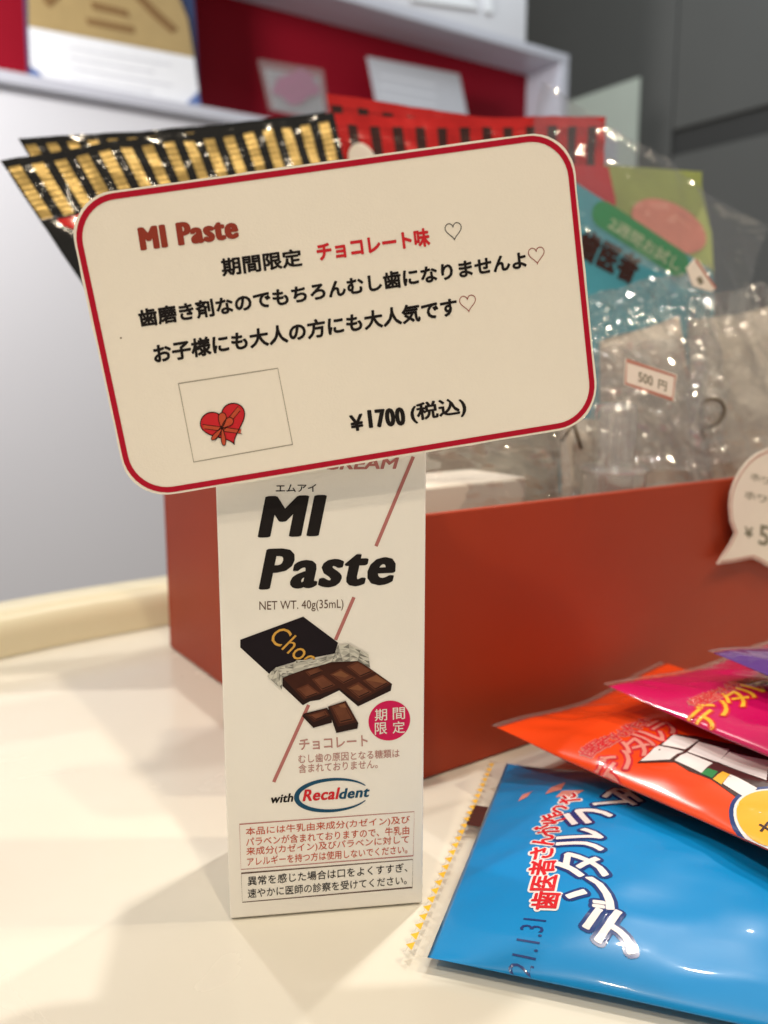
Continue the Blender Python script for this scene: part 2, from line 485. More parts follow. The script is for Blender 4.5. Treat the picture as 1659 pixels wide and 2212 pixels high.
def wall_poly(pts, depth, m, parent, name, thick=0.002):
    a = [wp(*(lambda sz: (sz[0], depth, sz[1]))(wall_sz(x, y, depth))) for x, y in pts]
    mb = MB(); n = len(a)
    b = [p + DN * thick for p in a]
    k = len(mb.v); mb.v += a + b
    mb.f.append(tuple(range(n))); mb.mi.append(0)
    mb.f.append(tuple(range(2 * n - 1, n - 1, -1))); mb.mi.append(0)
    for i in range(n): mb.f.append((i, i + n, (i + 1) % n + n, (i + 1) % n)); mb.mi.append(0)
    return mb.build(name, m, parent)


cd = 0.028
folder = thing('certificate_folder', 'navy presentation folder with a gold and white certificate on the niche shelf', 'certificate')
wall_poly([(44, -180), (412, -120), (434, 238), (62, 179)], cd + 0.004, 'navy_cover', folder, 'cover', 0.006)
wall_poly([(58, -160), (340, -120), (405, 40), (419, 124), (62, 57)], cd, 'gold_paper', folder, 'upper_page')
wall_poly([(62, 57.5), (419, 124.5), (431, 214), (412, 238), (100, 182), (66, 140)], cd, 'page_white', folder, 'lower_page')
wall_poly([(66, 150), (76, 148), (108, 184), (70, 178)], cd - 0.003, 'blue_corner', folder, 'corner_tab')
wall_poly([(402, 224), (428, 198), (434, 226), (405, 232)], cd - 0.003, 'blue_corner', folder, 'corner_tab')
for q in ([(196, 2), (275, 22), (280, 38), (200, 18)], [(185, 38), (290, 58), (290, 72), (190, 52)],
          [(300, -20), (350, 30), (385, 62), (372, 72), (330, 36), (285, -12)], [(90, -30), (135, -10), (108, 16), (95, 4)]):
    wall_poly(q, cd - 0.0008, 'gold_print', folder, 'printed_mark', 0.0005)
for k in range(4):
    y_ = 100 + k * 22
    wall_poly([(150, y_), (370 - 40 * (k % 2), y_ + 38 - 7 * (k % 2)), (370 - 40 * (k % 2), y_ + 42 - 7 * (k % 2)), (150, y_ + 4)], cd - 0.0008, 'page_line', folder, 'printed_mark', 0.0005)

acr = thing('acrylic_stand', 'small clear stand with a pink flower print on the niche shelf', 'stand')
wall_poly([(560, 128), (698, 150), (712, 262), (584, 236)], cd, 'clear_cup', acr, 'clear_plate', 0.006)
pts = [(640 + 50 * math.cos(a / 14 * 2 * math.pi) * (1 + .15 * math.sin(a * 2.3)), 188 + 34 * math.sin(a / 14 * 2 * math.pi) * (1 + .2 * math.cos(a * 1.7))) for a in range(14)]
wall_poly(pts, cd + 0.008, 'pink_print', acr, 'flower_print')
wall_poly([(572, 148), (690, 166), (704, 258), (592, 236)], cd + 0.012, 'page_grey', acr, 'backing_card')

nc = thing('notice_card', 'white notice sheet with grey lines leaning in the niche beside the clear stand', 'notice')
wall_poly([(793, 122), (992, 160), (1020, 300), (820, 255)], cd + 0.02, 'page_grey', nc, 'sheet')
for k in range(3):
    wall_poly([(822, 160 + k * 22), (940, 182 + k * 22), (941, 188 + k * 22), (823, 166 + k * 22)], cd + 0.0195, 'page_line', nc, 'printed_line', 0.0004)
for k, q in enumerate(([(880, -30), (1010, -10), (1035, 20), (890, 0)], [(1045, -20), (1062, -16), (1065, 28), (1048, 24)])):
    wall_poly(q, -0.0005, 'page_white', niche, 'painted_reflection_sheet', 0.003)  # matte white sheets stand in for glossy reflections on the cabinet front

# grey wall at right angles, further back
G0 = aty(1446, 300, 2.35)


def gw(x, y, off=0.0):
    o = G0 - DX * off
    d = ray(x, y); t = (o - CAMP).dot(DX) / d.dot(DX); q = CAMP + d * t
    return q


def grey_rect(xl, xr, z0, z1, off, th, m, name, parent=None, bevel=0.0):
    a = gw(xl, 400, off); b = gw(xr, 400, off)
    mb = MB(); o = V((a.x, a.y, z0)); ex = V((b.x - a.x, b.y - a.y, 0))
    mb.box(o, ex, DX * th, Z * (z1 - z0)); return mb.build(name, m, parent, bevel=bevel)


gwall = setting(grey_rect(1000, 1900, -0.9, 1.6, -0.012, 0.04, 'dark_gap', 'grey_wall'))
zc = (gw(1470, 305)[2] + gw(1640, 262)[2]) / 2
grey_rect(1010, 1443, -0.9, 1.6, 0.0, 0.011, 'grey_panel', 'wall_panel', gwall, 0.003)
grey_rect(1446, 1900, zc + 0.032, 1.6, 0.0, 0.011, 'grey_panel', 'wall_panel', gwall, 0.003)
grey_rect(1446, 1900, -0.9, zc - 0.032, 0.0, 0.011, 'grey_panel', 'wall_panel', gwall, 0.003)
pb = thing('pale_notice_board', 'pale green board fixed to the grey wall beside the niche', 'notice board')
zp1 = gw(1370, 172)[2]; zp0 = gw(1370, 420)[2]
grey_rect(1195, 1371, zp0, zp1, 0.006, 0.0055, 'pale_board', 'board', pb, 0.001)
grey_rect(1270, 1330, zp0 + 0.05, zp1 - 0.12, 0.007, 0.0008, 'white_panel', 'sheet', pb)

# ------------------------------------------------------------------ orange box
OB = thing('orange_gift_box', 'open vermilion orange cardboard box full of bags standing behind the carton', 'box')
ON = onz(807, 1723); ON.z = 0.0005
OL, OWD, OH, OT = 0.34, 0.186, 0.092, 0.0022
mb = MB(); mb.box(ON, DX * OL, DN * OT, Z * OH); mb.build('front_panel', 'orange_board', OB, bevel=0.0006)
mb = MB(); mb.box(ON + DN * (OWD - OT), DX * OL, DN * OT, Z * OH); mb.build('back_panel', 'orange_board', OB, bevel=0.0006)
mb = MB(); mb.box(ON + DN * (OT + 0.0001), DX * OT, DN * (OWD - 2 * OT - 0.0002), Z * OH); mb.build('side_panel', 'orange_board', OB, bevel=0.0006)
mb = MB(); mb.box(ON + DX * (OL - OT) + DN * (OT + 0.0001), DX * OT, DN * (OWD - 2 * OT - 0.0002), Z * OH); mb.build('side_panel', 'orange_board', OB, bevel=0.0006)
mb = MB(); mb.box(ON + DX * (OT + .0001) + DN * (OT + 0.0001), DX * (OL - 2 * OT - .0002), DN * (OWD - 2 * OT - 0.0002), Z * OT); mb.build('bottom_panel', 'orange_board', OB)


def inbox(s, t, z): return ON + DX * s + DN * t + Z * z


# white carton lying inside near the front corner
mb = MB(); mb.box(inbox(0.006, 0.03, 0.003), DX * 0.088, DN * 0.034, Z * 0.093)
wt = tag(mb.build('white_carton', 'tray_white', bevel=0.0012), 'plain white carton standing inside the orange box near its corner', 'carton')

# ------------------------------------------------------------------ MI paste carton
bL = onz(497, 1990); bR = onz(913, 1955)
bx = (bR - bL).normalized(); bn = V((bx.y, -bx.x, 0))   # bn points to the camera
BW, BH, BD = (bR - bL).length, 0.151, 0.034
CB = thing('toothpaste_carton', 'tall white toothpaste carton printed with a chocolate bar and black name', 'carton')
CB.location = (0, 0, 0)
Bz = 0.0006
mb = MB(); mb.box(bL + Z * Bz, bx * BW, -bn * BD, Z * BH)
mb.build('carton_body', 'carton_board', CB, bevel=0.0005)
mb = MB(); mb.box(bL - bn * 0.003 + bx * 0.002 + Z * (Bz + BH + 0.0001), bx * (BW - 0.004), -bn * (BD - 0.006), Z * 0.0005); mb.build('top_flap', 'carton_board', CB)
FP = Plane(bL + Z * Bz, bx, Z)

z8 = lambda x, y: (329.2 + .3968 * x, 976.5 + .3968 * y)
c1 = lambda x, y: (438.9 + .3142 * x, 1305.7 + .3142 * y)
c2 = lambda x, y: (466.3 + .2976 * x, 1645.8 + .2976 * y)
T = lambda *a, **k: text_px(FP, *a, **k)
T('CREAM', z8(925, 97), z8(1325, 92), z8(943, 33), 'ink_rose', CB, weight=0.03)
T('エムアイ', z8(672, 218), z8(892, 216), z8(672, 176), 'ink_black', CB, weight=0.012)
T('MI', z8(572, 466), z8(905, 457), z8(616, 240), 'ink_black', CB, weight=(0.062, 0.02), space=1.12)
T('Paste', z8(577, 752), z8(1306, 722), z8(622, 527), 'ink_black', CB, weight=(0.05, 0.024), space=1.12)
T('NET WT. 40g(35mL)', z8(583, 874), z8(1040, 862), z8(582, 812), 'ink_brown', CB)
for a, b in ((z8(1420, 25), z8(1217, 512)), (z8(1097, 790), z8(997, 1022)), (c1(725, 690), c1(485, 1220))):
    line_px(FP, [a, b], 0.00085, 'ink_rose', CB)


def pic(polys, h0, name):
    mb = MB()
    ex = []
    for pts, i in polys:                       # each square: dark groove, bevel, lighter raised face
        ex.append((pts, i))
        if i == 3:
            mx_, my_ = sum(p[0] for p in pts) / 4, sum(p[1] for p in pts) / 4
            sc = lambda f, dx=0, dy=0: [(mx_ + (p[0] - mx_) * f + dx, my_ + (p[1] - my_) * f + dy) for p in pts]
            ex.append((sc(0.80, 3, 4), 1)); ex.append((sc(0.76), 9))
    polys = ex
    for k, (pts, i) in enumerate(polys):
        hh = h0 + k * 0.06
        mb.poly([FP.at(*FP.uv(c1(*p)), EPS * hh) for p in pts], i)
    return mesh_obj(name, mb.v, mb.f, ['wrapper_dark', 'choco_dark', 'choco_mid', 'choco_top', 'choco_light', 'foil_grey_0', 'foil_grey_1', 'foil_grey_2', 'foil_grey_3', 'choco_face'], CB, mi=mb.mi)


pic([([(255, 242), (688, 83), (927, 262), (905, 335), (640, 390), (520, 425), (455, 478), (255, 295)], 0),
     ([(545, 500), (700, 440), (880, 390), (1060, 378), (1298, 545), (1290, 592), (1065, 700), (935, 590), (800, 655), (735, 665), (685, 692), (545, 560)], 1),
     ([(545, 502), (700, 440), (880, 388), (1060, 378), (1298, 545), (1065, 668), (935, 572), (690, 655)], 2),
     ([(870, 480), (945, 440), (1050, 505), (965, 545)], 3), ([(985, 425), (1062, 388), (1175, 460), (1080, 500)], 3),
     ([(1095, 522), (1192, 478), (1282, 538), (1180, 590)], 3), ([(1115, 518), (1190, 484), (1262, 532), (1245, 540)], 4),
     ([(985, 572), (1068, 532), (1160, 600), (1070, 642)], 3), ([(745, 512), (822, 482), (910, 553), (815, 590)], 3),
     ([(640, 578), (720, 545), (800, 607), (705, 643)], 3), ([(570, 522), (655, 487), (715, 522), (622, 562)], 2),
     ([(700, 460), (790, 430), (825, 455), (730, 492)], 3), ([(838, 432), (905, 405), (975, 410), (900, 444)], 2),
     ([(885, 482), (945, 452), (1000, 486), (975, 500)], 4), ([(1000, 578), (1060, 548), (1100, 578), (1075, 590)], 4),
     ([(680, 765), (692, 748), (850, 708), (880, 740), (885, 810), (757, 846)], 1), ([(697, 755), (845, 715), (872, 762), (760, 808)], 2),
     ([(722, 758), (838, 728), (858, 757), (768, 790)], 3),
     ([(857, 700), (980, 660), (1066, 812), (1060, 850), (915, 881), (890, 810)], 1), ([(864, 698), (980, 662), (1060, 805), (925, 838)], 2),
     ([(880, 700), (972, 672), (1038, 792), (938, 816)], 3), ([(930, 690), (970, 678), (985, 705), (945, 705)], 4)], 1.0, 'chocolate_picture')
# crumpled foil: many little facets
foil = [(927, 272), (1000, 270), (1080, 312), (1135, 340), (1146, 432), (1060, 384), (960, 392), (880, 392), (790, 420), (700, 442), (620, 470), (545, 502), (540, 582), (485, 560), (430, 530), (440, 490), (500, 428), (560, 418), (620, 405), (640, 380), (780, 376), (850, 352), (905, 335)]
rf = random.Random(3); fac = []
up_ = [(927, 272), (960, 268), (1000, 270), (1040, 288), (1080, 312), (1135, 340)]
strip_a = [(440, 490), (470, 455), (500, 428), (560, 418), (620, 405), (640, 380), (710, 378), (780, 376), (850, 352), (905, 335), (915, 300), (930, 275), (1000, 270), (1080, 312), (1135, 340)]
strip_b = [(540, 582), (543, 545), (545, 502), (580, 486), (620, 470), (700, 442), (740, 432), (790, 420), (840, 405), (880, 392), (920, 391), (960, 390), (1010, 388), (1060, 384), (1146, 432)]
for i in range(len(strip_a) - 1):
    n_ = 4; row = []
    for j in range(n_ + 1):
        t = j / n_
        f_ = lambda A, B: (A[0] + (B[0] - A[0]) * t + (rf.uniform(-7, 7) if 0 < j < n_ else 0), A[1] + (B[1] - A[1]) * t + (rf.uniform(-6, 6) if 0 < j < n_ else 0))
        row.append(f_)
    ra = [(strip_a[i][0] + (strip_b[i][0] - strip_a[i][0]) * j / n_, strip_a[i][1] + (strip_b[i][1] - strip_a[i][1]) * j / n_) for j in range(n_ + 1)]
    rb = [(strip_a[i + 1][0] + (strip_b[i + 1][0] - strip_a[i + 1][0]) * j / n_, strip_a[i + 1][1] + (strip_b[i + 1][1] - strip_a[i + 1][1]) * j / n_) for j in range(n_ + 1)]
    for j in range(n_):
        c_ = rf.random()
        mid = ((ra[j][0] + rb[j + 1][0]) / 2 + rf.uniform(-6, 6), (ra[j][1] + rb[j + 1][1]) / 2 + rf.uniform(-5, 5))
        for p, q in ((ra[j], rb[j]), (rb[j], rb[j + 1]), (rb[j + 1], ra[j + 1]), (ra[j + 1], ra[j])):
            fac.append(([p, q, mid], rf.choice((5, 6, 7, 7, 8, 8))))
mbf = MB()
for pts, i in fac: mbf.poly([FP.at(*FP.uv(c1(*p)), EPS * 4.2) for p in pts], i)
mesh_obj('foil_picture', mbf.v, mbf.f, ['wrapper_dark', 'choco_dark', 'choco_mid', 'choco_top', 'choco_light', 'foil_grey_0', 'foil_grey_1', 'foil_grey_2', 'foil_grey_3'], CB, mi=mbf.mi)
T('Choc', c1(442, 240), c1(712, 432), c1(540, 140), 'ink_gold', CB, h=2.0, weight=0.0)
# pink roundel
cc = FP.uv(c1(1280, 798)); r1 = (FP.uv(c1(1423, 790))[0] - cc[0])
mesh_obj('roundel', [FP.at(cc[0] + r1 * math.cos(a * math.pi / 24), cc[1] + r1 * math.sin(a * math.pi / 24), EPS) for a in range(48)], [tuple(range(48))], 'ink_magenta', CB)
for ch, (x, y) in zip('期間限定', ((1222, 757), (1345, 747), (1222, 850), (1344, 842))):
    T(ch, c1(x - 42, y + 44), c1(x + 42, y + 38), c1(x - 43, y - 38), 'ink_white', CB, h=2, weight=0.008)
T('チョコレート', c1(662, 1003), c1(1132, 974), c1(658, 925), 'ink_mauve', CB, weight=0.016)
T('むし歯の原因となる糖類は', c1(655, 1092), c1(1350, 1050), c1(653, 1032), 'ink_mauve', CB, weight=0.008)
T('含まれておりません。', c1(655, 1160), c1(1200, 1125), c1(655, 1098), 'ink_mauve', CB, weight=0.008)
T('with', c2(392, 302), c2(557, 288), c2(404, 238), 'ink_black', CB, weight=(0.035, 0.02), space=1.06)
T('Recal', c2(628, 287), c2(884, 270), c2(646, 200), 'ink_red', CB, weight=(0.04, 0.022), space=1.08)
T('dent', c2(888, 271), c2(1108, 253), c2(904, 193), 'ink_teal', CB, weight=(0.04, 0.022), space=1.08)
ec = FP.uv(c2(848, 240)); ex_ = FP.uv(c2(576, 252))[0] - ec[0]; ey_ = FP.uv(c2(848, 120))[1] - ec[1]
arc = []; wds = []
for k in range(61):
    a = math.radians(28 + (332 - 28) * k / 60)
    t = 1 - abs(k - 30) / 30
    arc.append((ec[0] - ex_ * math.cos(a) * (1 - .035 * t), ec[1] + ey_ * math.sin(a) * 0.95 - ex_ * math.cos(a) * 0.0))
    wds.append(0.0002 + 0.0011 * t ** 0.7)
vs, fs = line_uv(FP, arc, wds, 1)
mesh_obj('logo_ring', vs, fs, 'ink_teal', CB)
line_px(FP, [c2(172, 452), c2(1440, 360), c2(1432, 680), c2(182, 780)], 0.00016, 'ink_rose', CB, closed=True, name='printed_frame')
line_px(FP, [c2(184, 808), c2(1430, 707), c2(1425, 910), c2(192, 1018)], 0.0002, 'ink_brown', CB, closed=True, name='printed_frame')
for s_, a, b, c in (('本品には牛乳由来成分(カゼイン)及び', (218, 542), (1408, 452), (216, 476)),
                    ('パラベンが含まれておりますので、牛乳由', (220, 612), (1403, 524), (218, 549)),
                    ('来成分(カゼイン)及びパラベンに対して', (222, 687), (1400, 596), (220, 620)),
                    ('アレルギーを持つ方は使用しないでください。', (228, 756), (1390, 663), (226, 694))):
    T(s_, c2(*a), c2(*b), c2(*c), 'ink_vermilion', CB, weight=0.006)
for s_, a, b, c in (('異常を感じた場合は口をよくすすぎ、', (232, 899), (1390, 797), (230, 832)),
                    ('速やかに医師の診察を受けてください。', (232, 988), (1385, 887), (230, 922))):
    T(s_, c2(*a), c2(*b), c2(*c), 'ink_black', CB, weight=0.006)

# ------------------------------------------------------------------ price card
cw, chh = 0.11022, 0.06584
ra_, rb_, rc_ = 0.20088, 0.07638, 0.15261
Mx = Matrix.Rotation(rc_, 3, 'Z') @ Matrix.Rotation(ra_, 3, 'X') @ Matrix.Rotation(rb_, 3, 'Y')
tow = lambda v: RT * v.x + UP * v.y - FWD * v.z
KO = CAMP + RT * -0.00812 + UP * 0.04348 + FWD * 0.19
KP = Plane(KO, tow(Mx @ V((1, 0, 0))), tow(Mx @ V((0, 1, 0))))
PC = thing('price_card', 'cream price card with a crimson border and rounded corners fixed on the toothpaste carton', 'card')
out = round_rect(cw, chh, 0.0098, jit=0.00022)
n_ = len(out)
mbk = MB()
mbk.v = [KP.at(x, y, 0) for x, y in out] + [KP.at(x, y, -0.0006) for x, y in out]
mbk.f = [tuple(range(n_)), tuple(range(2 * n_ - 1, n_ - 1, -1))] + [(i, i + n_, (i + 1) % n_ + n_, (i + 1) % n_) for i in range(n_)]
mbk.mi = [0, 0] + [1] * n_
mbk.build('card_sheet', ['card_paper', 'card_edge'], PC)
inn = round_rect(cw - 0.0022, chh - 0.0022, 0.0090)
vs, fs = line_uv(KP, inn, 0.00125, 1, closed=True)
mesh_obj('printed_border', vs, fs, 'ink_crimson', PC)
# foam pad between card and carton
pq = KP.at(-0.004, -0.010, -0.0006)
mb = MB(); mb.box(pq - KP.ex * 0.009 - KP.ey * 0.006, KP.ex * 0.018, KP.ey * 0.012, -KP.n * 0.0042); mb.build('foam_pad', 'tray_white', PC)

d3 = lambda x, y: (109.7 + .3968 * x, 263.3 + .3968 * y)
d4 = lambda x, y: (658.3 + .3968 * x, 263.3 + .3968 * y)
d5 = lambda x, y: (109.7 + .3968 * x, 702.2 + .3968 * y)
d6 = lambda x, y: (658.3 + .3968 * x, 702.2 + .3968 * y)
K = lambda *a, **k: text_px(KP, *a, **k)
K('MI Paste', d3(490, 703), d3(1027, 633), d3(470, 577), 'ink_brick', PC, weight=(0.085, 0.03), space=1.16)
K('期間限定', d3(935, 843), d3(1372, 785), d3(922, 744), 'ink_black', PC, weight=0.034)
K('チョコレート味', d4(72, 762), d4(685, 676), d4(58, 660), 'ink_red', PC, weight=0.042)
K('歯磨き剤なのでもちろんむし歯になりませんよ', d3(488, 1121), d4(1210, 797), d3(470, 1022), 'ink_black', PC, weight=0.036)
K('お子様にも大人の方にも大人気です', d5(566, 213), d4(832, 1055), d5(552, 108), 'ink_black', PC, weight=0.036)
K('¥', d6(252, 582), d6(325, 570), d6(240, 493), 'ink_black', PC, weight=0.03)
K('1700', d6(350, 562), d6(552, 545), d6(338, 462), 'ink_black', PC, weight=(0.075, 0.025), space=1.15)
K('(税込)', d6(582, 540), d6(885, 496), d6(566, 430), 'ink_black', PC, weight=0.032)
for (x, y), m_ in ((d4(810, 597), 'ink_black'), (d4(1262, 729), 'ink_brick'), (d4(888, 990), 'ink_brick')):
    u0, v0 = KP.uv((x, y)); hs = 0.0037
    vs, fs = line_uv(KP, [(u0 + a * hs * 1.05, v0 + b * hs) for a, b in heart()], 0.00017, 1, closed=True)
    mesh_obj('printed_heart', vs, fs, m_, PC)
line_px(KP, [(385.5, 828.5), (600, 795.5), (632, 960), (418.5, 998)], 0.00016, 'ink_grey', PC, closed=True, name='printed_frame')
# red ribboned heart box print
u0, v0 = KP.uv(d5(955, 552)); hs = 0.0098
rot = math.radians(14)
hp = [(a * 1.12, b * 0.92) for a, b in heart(56)]
R2 = lambda a, b: (u0 + (a * math.cos(rot) - b * math.sin(rot)) * hs, v0 + (a * math.sin(rot) + b * math.cos(rot)) * hs)
pts = [R2(a, b) for a, b in hp]
mesh_obj('heart_print', [KP.at(x, y, EPS) for x, y in pts], [tuple(range(len(pts)))], 'ink_red', PC)
vs, fs = line_uv(KP, pts, 0.00022, 2.0, closed=True); mesh_obj('heart_outline', vs, fs, 'choco_dark', PC)
for a, b in (((-.47, .20), (.26, -.24)), ((-.36, -.14), (.44, .26))):
    vs, fs = line_uv(KP, [R2(*a), R2(*b)], 0.00105, 1.2); mesh_obj('ribbon_print', vs, fs, 'ink_vermilion', PC)
    for dd in (-.055, .055):
        vs, fs = line_uv(KP, [R2(a[0], a[1] + dd), R2(b[0], b[1] + dd)], 0.00013, 1.6); mesh_obj('ribbon_line', vs, fs, 'choco_dark', PC)


def loop(cx_, cy_, la, wa, ang_, m1='ink_vermilion'):
    q = []
    for k in range(24):
        a = 2 * math.pi * k / 24; x = la * (math.cos(a) + 1) / 2; y = wa * math.sin(a) * (0.35 + 0.65 * (math.cos(a) + 1) / 2)
        q.append(R2(cx_ + x * math.cos(ang_) - y * math.sin(ang_), cy_ + x * math.sin(ang_) + y * math.cos(ang_)))
    mesh_obj('bow_print', [KP.at(*p_, EPS * 2.3) for p_ in q], [tuple(range(24))], m1, PC)
    vs, fs = line_uv(KP, q, 0.00016, 2.7, closed=True); mesh_obj('bow_outline', vs, fs, 'choco_dark', PC)


loop(-.10, .02, .34, .12, math.radians(62)); loop(-.10, .02, .32, .12, math.radians(15))
loop(-.10, .0, .36, .07, math.radians(205)); loop(-.10, .0, .40, .07, math.radians(252))


# ------------------------------------------------------------------ candy packets
class Pack:
    """pillow pack: u from the crimped seal, v along the seal"""
    def __init__(self, A, B, C, W, L, Tk, seal=0.009, sag=0.0, seed=1, asym=0.0):
        self.asym = asym
        self.A = A; self.v = (B - A).normalized(); u = C - A; self.u = (u - self.v * u.dot(self.v)).normalized()
        self.n = self.u.cross(self.v)
        if self.n.z < 0: self.n = -self.n
        self.W, self.L, self.T, self.seal, self.sag, self.seed = W, L, Tk, seal, sag, seed

    def half(self, u, v):
        s = min(max((u - self.seal) / 0.045, 0), 1); s2 = min(max((self.L - self.seal - u) / 0.045, 0), 1)
        a = math.sin(min(s, s2) * math.pi / 2) ** 0.85
        q = min(abs(2 * v / self.W - 1), 1.0)
        b = (1 - q ** 2.6) ** 0.62
        return self.T / 2 * a * b

    def height(self, u, v, side=1):
        h = self.half(u, v)
        x = (noise.noise(V((u * 42 + self.seed * 7, v * 42, self.seed))) * 0.0011 + (1 - 2 * abs(noise.noise(V((u * 26 + v * 30, v * 75 - u * 22, self.seed * 3))))) * 0.00075) * min(1, h / (self.T * .3))
        s = min(max((u - self.seal * 0.9) / 0.02, 0), 1); e = math.exp(-((u - self.seal - 0.006) / 0.010) ** 2)
        wr = e * 0.0008 * math.sin(v * 620 + 3 * math.sin(v * 150 + self.seed)) * (h / self.T + .15)
        lift = self.sag * (math.cos((v / self.W - .5) * math.pi * 2) * -0.5 - .2) * math.exp(-(u / 0.022) ** 2)
        return side * h * (1 + side * self.asym) + x + wr + lift

    def pinch(self, u):
        # the pillow draws its sides in where it is thick
        s = min(max((u - self.seal) / 0.05, 0), 1); s2 = min(max((self.L - self.seal - u) / 0.05, 0), 1)
        return 0.012 * math.sin(min(s, s2) * math.pi / 2)

    def P(self, u, v, side=1, off=0.0):
        k = self.pinch(u); vv = self.W / 2 + (v - self.W / 2) * (1 - k)
        return self.A + self.u * u + self.v * vv + self.n * (self.height(u, v, side) + off)

    def uv(self, p, h=None):
        h = self.T * 0.42 * (1 + self.asym) if h is None else h
        d = ray(*p); o = self.A + self.n * h
        t = (o - CAMP).dot(self.n) / d.dot(self.n); q = CAMP + d * t - self.A
        u = q.dot(self.u); v = q.dot(self.v); k = self.pinch(u)
        return u, self.W / 2 + (v - self.W / 2) / (1 - k)

    def build(self, film_m, root, nu=90, nv=56):
        for part, u0, u1, m in (('pouch', self.seal, self.L - self.seal, film_m), ('crimped_seal', 0.0, self.seal, 'clear_seal'), ('crimped_seal', self.L - self.seal, self.L, 'clear_seal')):
            n1 = nu if part == 'pouch' else 8
            vs = []; fs = []
            for side in ((1, -1) if part == 'pouch' else (1,)):
                k = len(vs)
                for i in range(n1 + 1):
                    u = u0 + (u1 - u0) * i / n1
                    for j in range(nv + 1):
                        q = -math.cos(math.pi * j / nv) * .5 + .5 if part == 'pouch' else j / nv
                        uu = u
                        off = 0
                        if part != 'pouch':
                            if (i == 0 and u0 == 0) or (i == n1 and u0 > 0): uu = u + (0.0009 if j % 2 else 0) * (1 if u0 == 0 else -1)
                            off = 0.00018 * math.sin(i * math.pi) + 0.0002 * math.sin(i * 2.6)
                        vs.append(self.P(uu, q * self.W, side, off))
                for i in range(n1):
                    for j in range(nv):
                        a = k + i * (nv + 1) + j
                        f = (a, a + 1, a + nv + 2, a + nv + 1)
                        fs.append(f if side == 1 else f[::-1])
            o = mesh_obj(part, vs, fs, m, root, smooth=True)
            bm = bmesh.new(); bm.from_mesh(o.data); bmesh.ops.remove_doubles(bm, verts=bm.verts, dist=2e-6)
            bmesh.ops.recalc_face_normals(bm, faces=bm.faces); bm.to_mesh(o.data); bm.free()

    def lay(self, pts2, faces, m, root, name, off, sub=0.0028):
        """wrap a flat (u, v) print onto the upper film"""
        me = D.meshes.new(name); me.from_pydata([(q[0], q[1], (q[2] if len(q) > 2 else 0) * 1e-9) for q in pts2], [], faces)
        bm = bmesh.new(); bm.from_mesh(me)
        for _ in range(5):
            bmesh.ops.triangulate(bm, faces=[f for f in bm.faces if len(f.verts) > 3])
            ed = [e for e in bm.edges if e.calc_length() > sub]
            if not ed: break
            bmesh.ops.subdivide_edges(bm, edges=ed, cuts=1)
        bmesh.ops.triangulate(bm, faces=[f for f in bm.faces if len(f.verts) > 3])
        for v in bm.verts:
            v.co = self.P(min(max(v.co.x, 0), self.L), min(max(v.co.y, 0.0), self.W), 1, off + v.co.z * 1.2e3)
        bm.normal_update()
        for f in bm.faces:
            f.smooth = True
            if f.normal.dot(self.n) < 0: f.normal_flip()
        bm.to_mesh(me); bm.free()
        me.materials.append(MATS[m]); o = D.objects.new(name, me); COL.objects.link(o); o.parent = root
        return o

    def glyph(self, ch, c, ang, sw, sh, layers, root, name='lettering'):
        """one character centred at c=(u,v); ang turns the reading direction away from +v; glyph tops face the seal"""
        for weight, m, off in layers:
            vs, fs, _ = glyphs(ch, weight, 2)
            x0, x1, y0, y1 = glyphs(ch, 0.0, 2)[2]
            mx, my = (x0 + x1) / 2, (y0 + y1) / 2
            ca, sa = math.cos(ang), math.sin(ang)
            pts = []
            for x, y, k in vs:
                a = (x - mx) * sw; b = (y - my) * sh            # a reading, b up
                pts.append((c[0] - (b * ca - a * sa), c[1] + (a * ca + b * sa), k))
            self.lay(pts, fs, m, root, name, off)


packs = {}


def make_pack(key, label, A, B, C, W, L, Tk, m, sag=0.0, seed=1, seal=0.009, asym=0.0):
    root = thing('candy_packet', label, 'candy', 'dental candy packets piled before the orange box')
    p = Pack(A, B, C, W, L, Tk, seal, sag, seed, asym); p.build(m, root); packs[key] = (p, root); return p, root


sB = onz(884, 2050); sT = onz(1056, 1664)
sB = sB - (sT - sB).normalized() * 0.0062
up0 = Z * 0.0036
p, r = make_pack('blue', 'glossy blue candy packet with white title lettering lying flat on the counter',
                 sB + up0, sT + up0, sB + up0 + V((0.953, -0.303, 0)), (sT - sB).length, 0.125, 0.0128, 'pk_blue', seed=1, seal=0.0062, asym=0.62)
# the seal droops to the counter
SM = [('歯', 1178, 1934, 0.02), ('医', 1175, 1899, 0.02), ('者', 1171, 1867, 0.0), ('さ', 1170, 1838, -.03), ('ん', 1173, 1811, -.1), ('が', 1181, 1785, -.3), ('作', 1194, 1762, -.45), ('っ', 1210, 1745, -.5), ('た', 1227, 1726, -.5)]
for ch, x, y, a in SM:
    c = p.uv((x, y)); p.glyph(ch, c, a, 0.0070, 0.0070, [(0.105, 'pk_white', 0.00012), (0.03, 'pk_red', 0.00024)], r)
BG = [('デ', 1322, 1992, .42), ('ン', 1284, 1930, .22), ('タ', 1256, 1877, 0.0), ('ル', 1252, 1822, -.08), ('ラ', 1272, 1770, -.45), ('ム', 1318, 1738, -.7), ('ネ', 1380, 1722, -.8)]
for ch, x, y, a in BG:
    c = p.uv((x, y)); p.glyph(ch, c, a, 0.0122, 0.0155, [(0.085, 'pk_navy', 0.00013), (0.022, 'pk_white', 0.00025)], r)
c = p.uv((1141, 1998)); p.glyph('21.1.31', c, 0.10, 0.0050, 0.0080, [(0.0, 'pk_navy', 0.00012)], r)
